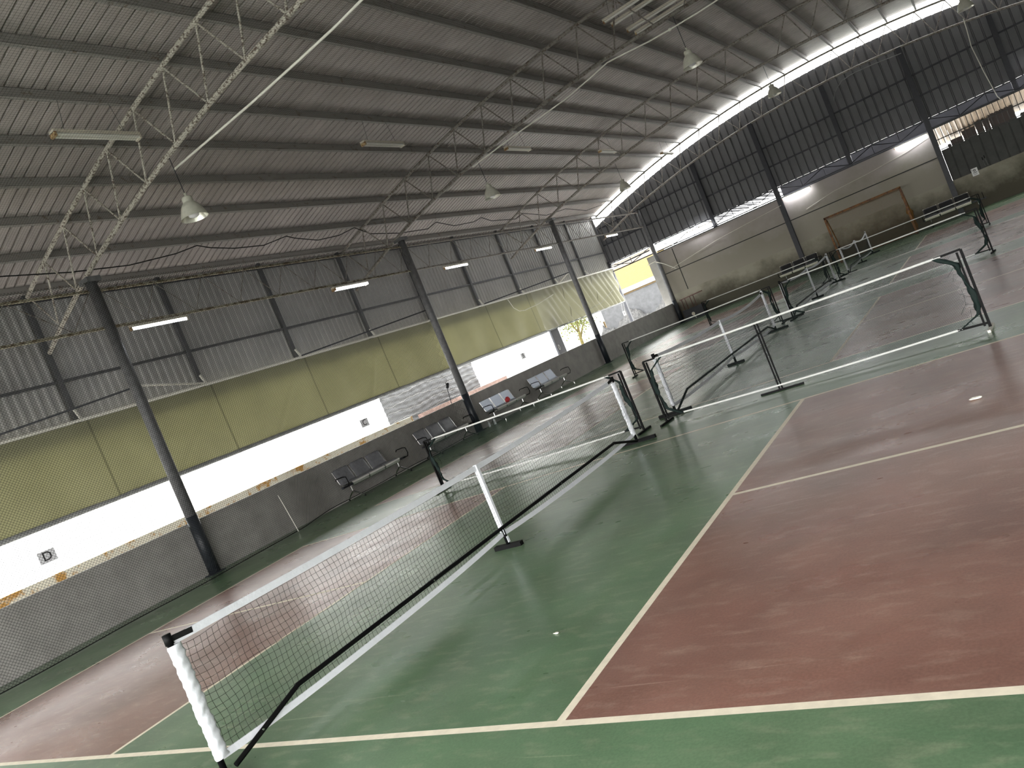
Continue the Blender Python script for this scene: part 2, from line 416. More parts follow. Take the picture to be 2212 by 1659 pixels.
for Y, lb, w in zip(TRY, tl, (True, False, False, False)): truss(Y if Y < 31 else 31.38, lb, w)

# ================================================================== LEFT SIDE
lw = MB().box((-9.76, YN, 0), (-9.56, 31.45, 1.08))
struct(lw.build('wall_left', M['lowwall']), 'low dark grey rendered wall behind the benches', 'wall')
# ribbed outer sheet wall above the curtain
def ribbed(axis, a0, a1, z0, z1f, at, out, pitch, mt, name, rw=0.05, depth=0.025):
    """vertical-ribbed sheet standing along x or y; z1f gives the top edge; ribs project towards out"""
    b = MB(); pf = []; a = a0
    while a < a1 - 1e-6:
        e = min(a + pitch, a1)
        pf += [(a, 0)]
        if e - rw > a: pf += [(e - rw, 0), (e - rw * 0.75, depth), (e - rw * 0.25, depth)]
        a = e
    pf.append((a1, 0))
    for (aa, d) in pf:
        for z in (z0, z1f(aa)):
            b.v.append((aa, at + out * d, z) if axis == 'x' else (at + out * d, aa, z))
    for i in range(len(pf) - 1):
        b.f.append((2 * i, 2 * i + 2, 2 * i + 3, 2 * i + 1)); b.mi.append(0)
    return b.build(name, mt)
wl = ribbed('y', YN, 31.75, 3.62, lambda a: 6.86, XW - 0.04, 1, 0.2, M['sheet'], 'wall_left', 0.11, 0.028)
struct(wl, 'grey ribbed metal sheet wall above the olive curtain', 'wall')
for k in range(-7, 10):
    yy = 3.05 + 3.17 * k
    if YN < yy < 31.6:
        MB().box((XW + 0.002, yy - 0.05, 3.72), (XW + 0.10, yy + 0.05, 6.8)).build('wall_post', M['steel_mid'], wl)
MB().box((XW + 0.002, YN, 4.79), (XW + 0.07, 31.6, 4.85)).build('girt', M['steel_mid'], wl)
MB().box((XW + 0.002, YN, 6.60), (XW + 0.07, 31.6, 6.66)).build('girt', M['steel_dark'], wl)

# columns along the left
clab = ['round grey steel column with dark base, nearest along the left side', 'round grey steel column beside the third bench along the low wall',
        'round grey steel column in front of the folded far end of the curtain', 'round steel column in the far corner beside the plastered end wall']
for i, Y in enumerate([2.94, 12.46, 21.98, 31.22]):
    c = thing('column', clab[i], 'column', (XC, Y, 0), 'round steel columns along the left side', 'structure')
    MB().tube([(XC, Y, 0.0), (XC, Y, 1.2)], 0.112, 20).build('column_base', M['navy'], c, True)
    MB().tube([(XC, Y, 1.2), (XC, Y, 6.06)], 0.105, 20).build('shaft', M['column'], c, True)
    MB().box((XC - 0.16, Y - 0.14, 6.03), (XC + 0.16, Y + 0.14, 6.12)).build('cap_plate', M['column'], c)
    MB().box((XC - 0.13, Y - 0.15, 0.0), (XC + 0.15, Y + 0.15, 0.02)).build('foot_plate', M['navy'], c)

# longitudinal eave girders
gl = ['rusty lattice eave girder running out of frame before the first column', 'rusty lattice eave girder between the first and second column',
      'lattice eave girder between the second and third column', 'lattice eave girder between the third column and the far corner']
gy = [-9.7, 2.94, 12.46, 21.98, 31.22]
for i in range(4):
    a, b = gy[i] + 0.1, gy[i + 1] - 0.1
    t = thing('eave_girder', gl[i], 'girder', (XC, (a + b) / 2, 5.1), 'lattice girders along the column tops')
    for nm, z in (('top_chord', 5.88), ('bottom_chord', 5.13)):
        q = MB().box((XC - 0.03, a, z - 0.03), (XC + 0.03, b, z - 0.022)); q.box((XC - 0.03, a, z - 0.022), (XC - 0.022, b, z + 0.03))
        q.build(nm, M['rust'] if i < 2 else M['rust2'], t)
    n = 8; st = (b - a) / n
    for k in range(n):
        q = MB(); y0 = a + k * st
        q.tube([(XC, y0, 5.87), (XC, y0 + st * 0.62, 5.14)], 0.009, 5).tube([(XC, y0 + st * 0.62, 5.14), (XC, y0 + st, 5.87)], 0.009, 5)
        q.build('diagonal', M['rust2'], t)

# curtain
def curtain_fn(y0, y1, wav, fold, z0=2.13, z1=3.86):
    def fn(u, v):
        y = y0 + (y1 - y0) * u; z = z1 + (z0 - z1) * v
        x = -11.84 + wav * 0.5 * (math.sin(y * 1.9 + 2.0 * v) + 0.6 * math.sin(y * 4.3 + 1.3)) * (0.25 + v)
        if fold:
            d = max(0, min(1, (y - y0) / 3.0))
            x += d * 0.075 * math.sin(11.5 * (y + 0.62 * (1 - v) * 1.7) + 0.8 * math.sin(y * 2.3)) * (0.35 + 0.65 * v)
        else:
            # single long creases running down from the bracket points
            for (cy, sl) in ((6.1, -2.5), (6.7, -2.0), (-0.4, -2.2), (9.3, -1.6), (12.6, -1.2)):
                q = y - (cy + sl * v); x += 0.055 * v * math.exp(-(q / 0.055) ** 2)
        return (x, y, z)
    return fn
cu = thing('tarpaulin_curtain', 'long olive green tarpaulin curtain hanging above the low dark wall', 'curtain', (-11.84, 8, 2.1))
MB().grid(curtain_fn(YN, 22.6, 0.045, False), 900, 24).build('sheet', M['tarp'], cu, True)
MB().tube([(-11.84, YN, 2.10), (-11.84, 22.6, 2.10)], 0.055, 10).build('hem_pipe', M['pipe_grey'], cu, True)
cu2 = thing('tarpaulin_curtain', 'faded olive tarpaulin with diagonal folds at the far corner', 'curtain', (-11.84, 27, 2.1))
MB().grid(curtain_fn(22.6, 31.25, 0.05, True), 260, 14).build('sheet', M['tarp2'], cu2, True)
MB().tube([(-11.84, 22.6, 2.10), (-11.84, 31.2, 2.10)], 0.03, 8).build('hem_pipe', M['pipe_grey'], cu2, True)
rl = thing('curtain_rail', 'pale pipe rail on short brackets carrying the olive curtain', 'rail', (-11.8, 8, 3.9))
MB().tube([(-11.80, YN, 3.90), (-11.80, 31.45, 3.90)], 0.032, 10).build('rail_pipe', M['pipe_white'], rl, True)
for k in range(-7, 9):
    yy = 3.05 + 3.17 * k
    MB().bar((-11.93, yy, 4.17), (-11.81, yy, 3.92), 0.05, 0.04, up=(0, 1, 0)).build('bracket', M['pipe_white'], rl)
bl = ['brace rods from the first column to the curtain rail', 'brace rods from the second column to the curtain rail', 'brace rods from the third column to the curtain rail']
for i, Y in enumerate(TRY[:3]):
    t = thing('rail_brace', bl[i], 'brace', (XC, Y, 3.9), 'brace rods between columns and curtain rail')
    MB().bar((XC - 0.1, Y + 0.05, 3.94), (-11.757, Y + 3.2, 3.93), 0.035, 0.035).build('far_rod', M['pipe_white'], t)
    MB().bar((XC - 0.1, Y - 0.05, 3.90), (-11.757, Y - 3.1, 3.93), 0.035, 0.035).build('near_rod', M['steel_dark'], t)

# letter plates hung in the opening
def letter(ch, name, mt, size, parent, loc, rot, ext=0.004):
    cu_ = bpy.data.curves.new(name, 'FONT'); cu_.body = ch; cu_.size = size; cu_.align_x = 'CENTER'; cu_.align_y = 'CENTER'; cu_.extrude = ext
    ob = bpy.data.objects.new(name, cu_); COL.objects.link(ob)
    dg = bpy.context.evaluated_depsgraph_get(); me = bpy.data.meshes.new_from_object(ob.evaluated_get(dg))
    bpy.data.objects.remove(ob); o = bpy.data.objects.new(name, me); COL.objects.link(o)
    me.materials.clear(); me.materials.append(mt)
    o.location = loc; o.rotation_euler = rot
    if parent: o.parent = parent; o.matrix_parent_inverse = Matrix.Translation(parent.location).inverted()
    return o
for ch, Y in (('D', 1.45), ('C', 10.81), ('B', 20.36), ('A', 30.9)):
    z = 1.54
    t = thing('letter_sign', 'grey plate lettered %s hanging in the bright opening' % ch, 'sign', (-11.96, Y, z), 'lettered court plates')
    MB().box((-11.966, Y - 0.165, z - 0.12), (-11.956, Y + 0.165, z + 0.12)).build('plate', M['plate'] if ch != 'A' else M['whitewall'], t)
    letter(ch, 'letter', M['ink'], 0.25, t, (-11.954, Y, z), (PI / 2, 0, PI / 2), 0.002)
    q = MB()
    for dy in (-0.14, 0.14): q.tube([(-11.961, Y + dy, z + 0.11), (-11.86, Y + dy, 2.043)], 0.0025, 4)
    q.build('hanging_wire', M['pvc'], t)
t = thing('door_post', 'dark grey upright panel marked with a white 0 in the bright opening', 'panel', (-12.0, 23.5, 0))
MB().box((-12.06, 23.16, 0), (-11.98, 23.86, 2.6)).build('panel_board', M['steel_dark'], t)
letter('0', 'numeral', M['whitewall'], 0.34, t, (-11.976, 23.34, 1.27), (PI / 2, 0, PI / 2), 0.002)
# corner upright post near sign A
MB_c = MB().box((-12.06, 31.46, 0), (-11.92, 31.6, 4.3))
struct(MB_c.build('corner_post', M['steel_dark']), 'dark corner upright where the curtain ends', 'post')

# ================================================================== END WALL
ew = MB().box((-9.5, 31.5, 1.45), (3.3, 31.7, 3.66))
w1 = ew.build('wall_end', M['endwall']); struct(w1, 'pale plastered end wall behind the orange goal', 'wall')
MB().box((-9.5, 31.493, 2.535), (3.25, 31.5, 2.575)).build('joint', M['joint'], w1)
MB().box((-8.62, 31.494, 0.6), (-8.58, 31.5, 3.6)).build('joint', M['joint'], w1)
MB().box((-9.5, 31.47, 3.655), (3.3, 31.72, 3.70)).build('coping', M['steel_dark'], w1)
el = MB().box((-9.5, 31.485, 0), (12.2, 31.7, 1.45))
struct(el.build('wall_end', M['endlow']), 'damp-stained lower band of the end wall', 'wall')
pier = MB().box((-9.97, 31.42, 0), (-9.5, 31.72, 3.66))
struct(pier.build('pillar', M['concrete']), 'grey concrete pier beside the far corner opening', 'pillar')
sh = MB()
dk = ribbed('x', 3.35, 12.2, 1.45, lambda a: 2.76, 31.56, 1, 0.35, M['grime'], 'wall_end', 0.05, 0.03)
struct(dk, 'dark corrugated panel under the barred window of the end wall', 'wall')
# upper gable sheet
def gable_top(x): return zroof(x) - 0.54
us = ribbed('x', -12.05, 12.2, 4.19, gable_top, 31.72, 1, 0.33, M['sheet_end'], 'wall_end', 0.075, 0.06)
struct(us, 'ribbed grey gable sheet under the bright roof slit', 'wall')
for z in (5.16, 6.05):
    MB().box((-12.0, 31.63, z - 0.03), (12.2, 31.715, z + 0.03)).build('girt', M['steel_dark'], us)
for x in (-6.23, 0.11, 6.38):
    MB().box((x - 0.09, 31.50, 3.7), (x + 0.09, 31.71, zbot(x) + 0.1)).build('wall_post', M['steel_dark'], us)
for x, lb in ((-3.1, 'dark steel column on the end wall behind the second far bench'), (3.25, 'dark steel column on the end wall at the barred window')):
    c = thing('column', lb, 'column', (x, 31.4, 0), 'steel columns on the end wall', 'structure')
    q = MB().box((x - 0.1, 31.28, 0), (x + 0.1, 31.295, zbot(x))); q.box((x - 0.1, 31.465, 0), (x + 0.1, 31.48, zbot(x))); q.box((x - 0.01, 31.295, 0), (x + 0.01, 31.465, zbot(x)))
    q.build('shaft', M['steel_dark'], c)
# lattice lintel girder over the end wall
for i, (xa, xc_, lb) in enumerate(((-9.3, -3.2, 'lattice girder over the end wall in the bright gap'), (-3.0, 3.15, 'lattice girder over the end wall in front of the dark gap'),
                                   (3.35, 9.5, 'lattice girder above the barred window of the end wall'), (-12.0, -9.5, 'short lattice girder over the yellow view in the far corner'))):
    t = thing('lintel_girder', lb, 'girder', ((xa + xc_) / 2, 31.4, 3.7), 'lattice girders along the end wall')
    for nm, z in (('top_chord', 4.14), ('bottom_chord', 3.74)):
        MB().box((xa, 31.37, z - 0.025), (xc_, 31.42, z + 0.025)).build(nm, M['steel_dark'], t)
    n = max(2, round((xc_ - xa) / 1.02)); st = (xc_ - xa) / n
    for k in range(n):
        a = xa + k * st
        MB().tube([(a, 31.395, 3.75), (a + st, 31.395, 4.13)] if k % 2 else [(a, 31.395, 4.13), (a + st, 31.395, 3.75)], 0.02, 6).build('diagonal', M['steel_dark'], t)
        if k: MB().tube([(a, 31.395, 3.75), (a, 31.395, 4.13)], 0.018, 6).build('upright', M['steel_dark'], t)
# barred window right of the column
wb = MB()
win = thing('window_1', 'barred opening of the end wall above the dark corrugated panel', 'window', (7, 31.55, 2.76), None, 'structure')
for k in range(46):
    x = 3.4 + 0.19 * k
    wb.box((x - 0.011, 31.54, 2.76), (x + 0.011, 31.565, 3.74))
wb.build('window_bars', M['grime'], win)
q = MB(); 
for z in (2.80, 3.22, 3.70): q.box((3.35, 31.53, z - 0.02), (12.2, 31.57, z + 0.02))
q.build('window_rails', M['grime'], win)
# paper notice
t = thing('notice_sign', 'small white printed notice on the end wall by the column', 'notice', (4.16, 31.45, 1.44))
MB().box((4.05, 31.452, 1.29), (4.28, 31.458, 1.60)).build('paper', M['paper'], t)
q = MB(); rr = random.Random(3)
for (zz, w, h) in ((1.43, 0.16, 0.018), (1.405, 0.13, 0.014), (1.36, 0.15, 0.008), (1.335, 0.12, 0.008)): q.box((4.165 - w / 2, 31.449, zz - h / 2), (4.165 + w / 2, 31.4522, zz + h / 2))
for k in range(9):
    a = k * 0.7; q.box((4.165 + 0.035 * math.cos(a) - 0.016, 31.449, 1.51 + 0.035 * math.sin(a) - 0.014), (4.165 + 0.035 * math.cos(a) + 0.016, 31.4522, 1.51 + 0.035 * math.sin(a) + 0.014))
for (xx, zz) in ((4.085, 1.56), (4.085, 1.535), (4.085, 1.51)): q.box((xx - 0.014, 31.449, zz - 0.008), (xx + 0.014, 31.4522, zz + 0.008))
q.build('print', M['inkgrey'], t)
t = thing('cable_clips', 'pair of short black switches with wires on the dark panel', 'switch', (4.62, 31.5, 1.8))
q = MB(); q.box((4.54, 31.50, 1.76), (4.57, 31.53, 1.88)); q.box((4.62, 31.50, 1.80), (4.65, 31.53, 1.92)); q.build('switch_box', M['black'], t)
MB().tube([(4.555, 31.51, 1.76), (4.56, 31.5, 1.5)], 0.006, 4).tube([(4.635, 31.51, 1.8), (4.66, 31.5, 1.5)], 0.006, 4).build('wire', M['pipe_grey'], t)

# ================================================================== right and near side (outside the frame; near end left open below to let light in)
q = MB().box((12.0, YN, 0), (12.2, 31.6, 1.1)); struct(q.build('wall_right', M['lowwall']), 'low wall closing the hall on the side behind the viewer', 'wall')
wr = ribbed('y', YN, 31.7, 1.1, lambda a: 6.85, 12.2, 1, 0.4, M['sheet'], 'wall_right'); struct(wr, 'ribbed sheet wall above the low wall on the viewer side', 'wall')

nw = ribbed('x', -12.05, 12.2, 4.2, lambda a: zroof(a) - 0.05, YN, -1, 0.4, M['sheet'], 'wall_near'); struct(nw, 'ribbed sheet wall above the open near end behind the viewer', 'wall')  # unseen; opening below it placed and sized to light the foreground

# ================================================================== NETS
def strands(b, fn, nu, nv, su, sv, r, n=3):
    """nu strands across u (running in v, sv segments) and nv strands across v (running in u, su segments)"""
    for i in range(nu + 1):
        b.tube([fn(i / nu, j / sv) for j in range(sv + 1)], r, n, cap=False)
    for j in range(nv + 1):
        b.tube([fn(i / su, j / nv) for i in range(su + 1)], r, n, cap=False)

def pickle_net(X, Yc, H, sags, label, detail, foot_near=True, tape_w=0.05):
    """posts at Yc +- H; net in the plane X; sags = drop of the tape between near post-centre and centre-far post"""
    t = thing('pickleball_net', label, 'net', (X, Yc, 0), 'portable pickleball nets along the court centres')
    zt0, zc = 0.885, 0.83
    def ztape(y):
        d = (y - Yc) / H; s = sags[0] if d < 0 else sags[1]; a = abs(d)
        return zc + (zt0 - zc) * a * a - s * 4 * a * (1 - a)
    def zlow(y):
        d = abs((y - Yc) / H); return 0.10 + 0.05 * (1 - d) ** 4 + 0.03 * d ** 8
    ph = X * 7 + Yc
    def fn(u, v):
        y = Yc - H + 0.03 + (2 * H - 0.06) * u
        zt, zl = ztape(y) - 0.03, zlow(y) + 0.02
        z = zt + (zl - zt) * v
        e = min(u, 1 - u) * 2 * H
        sg = 1 if u < 0.5 else -1
        w = math.sin(math.pi * v)
        y2 = y + sg * (-0.035 * math.exp(-e / 0.22) * (1 - v) * 1.2) + 0.006 * math.sin(9 * y + 17 * v + ph)
        z2 = z - 0.035 * math.exp(-e / 0.35) * (1 - v) * math.sin(min(1, e / 0.35) * PI) + 0.005 * math.sin(13 * y + 5 * v + ph) * w
        x2 = X + 0.02 * math.sin(2.1 * y + 3 * v + ph) * w
        return (x2, y2, z2)
    b = MB()
    pitch = 0.044 if detail == 2 else 0.05
    nu = int(2 * H / pitch); nv = int(0.74 / pitch)
    strands(b, fn, nu, nv, nu if detail == 2 else nu // 3, nv if detail == 2 else 8, 0.0014 if detail == 2 else 0.0018)
    b.build('net_mesh', M['black_cord'], t)
    N = 60
    def ribbon(zf, w, name, th=0.012):
        q = MB()
        for sgn in (1,):
            i0 = len(q.v)
            for k in range(N + 1):
                y = Yc - H + 0.02 + (2 * H - 0.04) * k / N; z = zf(y)
                q.v += [(X - th / 2, y, z - w / 2), (X + th / 2, y, z - w / 2), (X + th / 2, y, z + w / 2), (X - th / 2, y, z + w / 2)]
            for k in range(N):
                for c in range(4):
                    a = i0 + 4 * k + c; d = i0 + 4 * k + (c + 1) % 4
                    q.f.append((a, d, d + 4, a + 4)); q.mi.append(0)
        q.build(name, M['white_cloth'], t)
    ribbon(ztape, tape_w, 'top_tape'); ribbon(zlow, tape_w * 0.9, 'bottom_tape')
    for sgn in (-1, 1):
        y = Yc + sgn * H
        MB().tube([(X, y, 0.03), (X, y, 0.90)], 0.019, 12).build('post', M['black'], t, True)
        # gathered vinyl sleeve with wrinkles
        q = MB(); ns = 110; nr = 18; i0 = 0; rr = random.Random(int(abs(y) * 100))
        phs = [rr.random() * 6 for _ in range(6)]
        for k in range(ns + 1):
            v = k / ns; z = 0.86 - 0.74 * v
            for a in range(nr):
                an = 2 * PI * a / nr
                rad = 0.036 + 0.0012 * math.sin(38 * v + 2 * an + phs[0]) * math.sin(7 * v + phs[1]) + 0.0022 * math.sin(61 * v + 3 * an + phs[2]) + 0.0016 * math.sin(97 * v - 2 * an + phs[4]) + 0.007 * math.exp(-((v - 0.60) / 0.035) ** 2) * math.cos(an + phs[3])
                ex = 1.0 + 0.55 * max(0, -sgn * math.sin(an))
                q.v.append((X + rad * 0.8 * math.cos(an), y - sgn * 0.012 + rad * ex * math.sin(an), z))
        for k in range(ns):
            for a in range(nr):
                p = k * nr + a; p2 = k * nr + (a + 1) % nr
                q.f.append((p, p2, p2 + nr, p + nr)); q.mi.append(0)
        q.build('sleeve', M['white_cloth'], t, True)
        MB().tube([(X, y, 0.87), (X, y, 0.935)], 0.026, 12).build('post_cap', M['black'] if detail != 1 or sgn < 0 else M['white_cloth'], t, True)
        MB().bar((X, y, 0.90), (X, y - sgn * 0.16, 0.885), 0.014, 0.035).build('strap', M['black_cord'], t)
        MB().bar((X - 0.26, y + sgn * 0.03, 0.022), (X + 0.26, y + sgn * 0.03, 0.022), 0.05, 0.044).build('foot', M['black'], t)
    # centre stand
    MB().tube([(X + 0.005, Yc, 0.03), (X + 0.005, Yc, 0.21)], 0.02, 10).build('centre_post', M['black'], t, True)
    MB().bar((X - 0.16, Yc, 0.02), (X + 0.16, Yc, 0.02), 0.055, 0.04).build('centre_foot', M['black'], t)
    q = MB().box((X - 0.022, Yc - 0.016, 0.14), (X + 0.022, Yc + 0.016, ztape(Yc) + 0.028)); q.build('centre_strap', M['white_cloth'], t)
    if detail == 2: MB().box((X + 0.022, Yc - 0.012, 0.055), (X + 0.027, Yc + 0.02, 0.115)).build('buckle_tag', M['white_cloth'], t)
    # long rail with its cranked ends
    pts = [(X + 0.03, Yc - H + 0.06, 0.04), (X + 0.03, Yc - H + 0.66, 0.205), (X + 0.03, Yc, 0.21), (X + 0.03, Yc + H - 0.66, 0.205), (X + 0.03, Yc + H - 0.06, 0.04)]
    MB().tube(pts, 0.017, 10).build('rail', M['black'], t)
    q = MB()
    for yy in (Yc - 1.15, Yc + 1.2, Yc - H + 0.3): q.tube([(X + 0.045, yy, 0.21 if abs(yy - Yc) < 2 else 0.115), (X + 0.052, yy, 0.21 if abs(yy - Yc) < 2 else 0.115)], 0.007, 8)
    q.build('spring_button', M['chrome'], t)
    return t
pickle_net(-0.16, 0.0, 3.34, (0.0, 0.0), 'nearest black mesh pickleball net with wrinkled white sleeve, in the front', 2)
pickle_net(-0.10, 8.08, 3.35, (0.02, 0.05), 'second pickleball net, behind the first green barrier net', 1)
pickle_net(-0.05, 16.3, 3.3, (0.05, 0.05), 'third pickleball net with slack tape, before the far bench', 1)
pickle_net(0.08, 24.75, 3.35, (0.10, 0.12), 'farthest pickleball net with sagging tape, before the orange goal', 1)

def divider(a, b, mid, label, fine=True, white_foot=False):
    ax, ay = a; bx, by = b; L = math.hypot(bx - ax, by - ay)
    t = thing('barrier_net', label, 'barrier net', (ax, ay, 0), 'low green barrier nets between the courts')
    ux, uy = (bx - ax) / L, (by - ay) / L
    def W(s, z, off=0.0): return (ax + ux * s - uy * off, ay + uy * s + ux * off, z)
    H = 0.915
    for s, d in ((0.0, 1), (L, -1)):
        MB().bar(W(s, 0.02), W(s, H), 0.026, 0.026, up=(ux, uy, 0)).build('post', M['black'], t)
        MB().bar(W(s + d * 0.045, 0.05), W(s + d * 0.045, H - 0.02), 0.02, 0.02, up=(ux, uy, 0)).build('post', M['black'], t)
        MB().bar(W(s - d * 0.0, H), W(s + d * 0.27, H - 0.005), 0.022, 0.022).build('corner_stub', M['black'], t)
        MB().bar(W(s, 0.075), W(s + d * 0.30, 0.085), 0.022, 0.022).build('corner_stub', M['black'], t)
        MB().bar(W(s, 0.015, -0.2), W(s, 0.015, 0.2), 0.03, 0.028).build('foot', M['black'] if not (white_foot and d < 0) else M['pipe_white'], t)
        # gathered net rolled along the post
        q = MB(); n = 40; nr = 12; rr = random.Random(int(ax * 31 + s * 7 + ay)); p0 = [rr.random() * 6 for _ in range(5)]
        for k in range(n + 1):
            v = k / n; z = H - 0.01 - (H - 0.09) * v
            off = 0.20 * max(0, 1 - v / 0.16) + 0.06 + 0.025 * math.sin(7 * v + p0[0]) + 0.20 * max(0, (v - 0.86) / 0.14)
            for c in range(nr):
                an = 2 * PI * c / nr
                rad = 0.024 + 0.012 * math.sin(11 * v + p0[1]) + 0.007 * math.sin(3 * an + 23 * v + p0[2]) + 0.006 * math.sin(5 * an - 31 * v)
                q.v.append(W(s + d * (off + rad * math.cos(an)), z, rad * 0.8 * math.sin(an)))
        for k in range(n):
            for c in range(nr):
                p = k * nr + c; p2 = k * nr + (c + 1) % nr
                q.f.append((p, p2, p2 + nr, p + nr)); q.mi.append(0)
        q.build('gathered_net', M['netgreen'], t, True)
        q = MB()
        for k in range(7):
            z0 = 0.15 + 0.7 * rr.random(); q.tube([W(s + d * 0.05, z0), W(s + d * (0.1 + 0.08 * rr.random()), z0 + 0.05 * rr.random(), 0.03), W(s + d * (0.12 + 0.1 * rr.random()), z0 - 0.06)], 0.002, 3)
        q.build('loose_cords', M['netgreen'], t)
    MB().tube([W(0.2 + (L - 0.4) * i / 24, H - 0.006 - 0.006 * math.sin(PI * i / 24)) for i in range(25)], 0.0135, 8).build('top_cord', M['white_rope'], t)
    MB().tube([W(0.25 + (L - 0.5) * i / 24, 0.085 - 0.02 * math.sin(PI * i / 24)) for i in range(25)], 0.012, 8).build('bottom_cord', M['white_rope'], t)
    if mid is not None:
        q = MB()
        MB().bar(W(mid - 0.018, 0.02), W(mid - 0.018, H - 0.02), 0.016, 0.016, up=(ux, uy, 0)).bar(W(mid + 0.018, 0.02), W(mid + 0.018, H - 0.02), 0.016, 0.016, up=(ux, uy, 0)).build('middle_post', M['black'], t)
        MB().bar(W(mid - 0.26, 0.012, -0.03), W(mid + 0.30, 0.012, -0.03), 0.03, 0.022).build('middle_foot', M['black'], t)
    # diamond net
    q = MB(); p = 0.021 if fine else 0.030; y0, y1 = 0.09, H - 0.02; h = y1 - y0; w0, w1 = 0.1, L - 0.1
    sg = 10
    k = w0 - h
    while k < w1:
        for d in (1, -1):
            pts = []
            for j in range(sg + 1):
                s_ = k + h * j / sg
                if d < 0: s_ = k + h - h * j / sg
                if w0 <= s_ <= w1:
                    bel = 0.02 * math.sin(3 * s_ + 4 * j / sg)
                    pts.append(W(s_, y0 + h * j / sg, bel * math.sin(PI * j / sg)))
            if len(pts) > 1: q.tube(pts, 0.0011 if fine else 0.0013, 3, cap=False)
        k += p
    q.build('net_mesh', M['netgreen'], t)
    return t
divider((-4.40, 4.28), (-0.34, 4.03), None, 'green barrier net behind the nearest net, on the bench side')
divider((-0.03, 4.16), (4.0, 3.80), 1.68, 'green barrier net with a dark middle post, between first and second courts', True, True)
divider((-4.05, 12.35), (-0.20, 12.62), None, 'green barrier net beyond the second pickleball net, on the bench side', False)
divider((0.06, 12.55), (4.12, 11.87), None, 'green barrier net crossing in front of the third court', False)
divider((-4.45, 20.35), (-0.27, 20.05), None, 'green barrier net before the plastered wall, on the bench side', False)
divider((-0.02, 20.1), (4.13, 19.97), None, 'green barrier net in front of the far chrome bench and notice', False)

# ball-stop nets hung around the nearest court
def lerp_table(tab, x):
    if x <= tab[0][0]: return tab[0][1]
    for (a, va), (b, vb) in zip(tab, tab[1:]):
        if x <= b: return va + (vb - va) * (x - a) / (b - a)
    return tab[-1][1]
xtab = [(-9, -8.6), (-1.3, -8.62), (3.7, -8.74), (5.0, -9.0), (5.6, -9.3), (6.3, -9.545), (12.0, -9.545), (12.2, -9.3)]
def side_at(y, z):
    v = (6.0 - z) / 5.97
    x = -9.215 + (lerp_table(xtab, y) + 9.215) * min(1.0, v / 0.8) ** 3
    x = max(x + 0.02 * math.sin(3 * y + 4 * v) * v * (1 - v), -9.548)
    return (x, y + 0.010 * math.sin(15 * v + y) * v, z + 0.008 * math.sin(2.2 * y))
q = MB(); yA, yB, zA, zB = -8.5, 12.2, 0.03, 6.0
dp = 0.0566; k = yA - (zB - zA)
while k < yB:
    for d in (1, -1):
        pts = []
        for j in range(25):
            sft = (zB - zA) * j / 24; yy = k + (sft if d > 0 else (zB - zA) - sft)
            if yA <= yy <= yB: pts.append(side_at(yy, zA + sft))
        if len(pts) > 1: q.tube(pts, 0.0025, 3, cap=False)
    k += dp
t = thing('ball_stop_net', 'dark square-mesh ball net hanging along the low wall and columns', 'net', (-9.2, 2, 0))
q.build('net_mesh', M['netgrey'], t)
MB().tube([side_at(yA + (yB - yA) * i / 90, 0.03) for i in range(91)], 0.009, 5).build('bottom_rope', M['black_cord'], t)
q = MB(); q.tube([(-8.78, 4.62, 0.03), (-8.83, 4.58, 0.6), (-8.86, 4.56, 0.88)], 0.006, 5); q.build('tie_rope', M['pvc'], t)
def over(u, v):
    x = -9.24 + 13.4 * u; y = -8.5 + 20.9 * v
    d = (y - 2.94) / 9.52; d = abs(d - round(d))
    return (x, y, zbot(x) - 0.055 - 0.10 * (d * 2) ** 1.0 + 0.02 * math.sin(2 * x + 3 * y))
q = MB(); strands(q, over, 300, 470, 26, 30, 0.0012)
t = thing('overhead_net', 'fine dark ball net stretched under the roof trusses', 'net', (-3, 2, 7)); q.build('net_mesh', M['netgrey'], t)

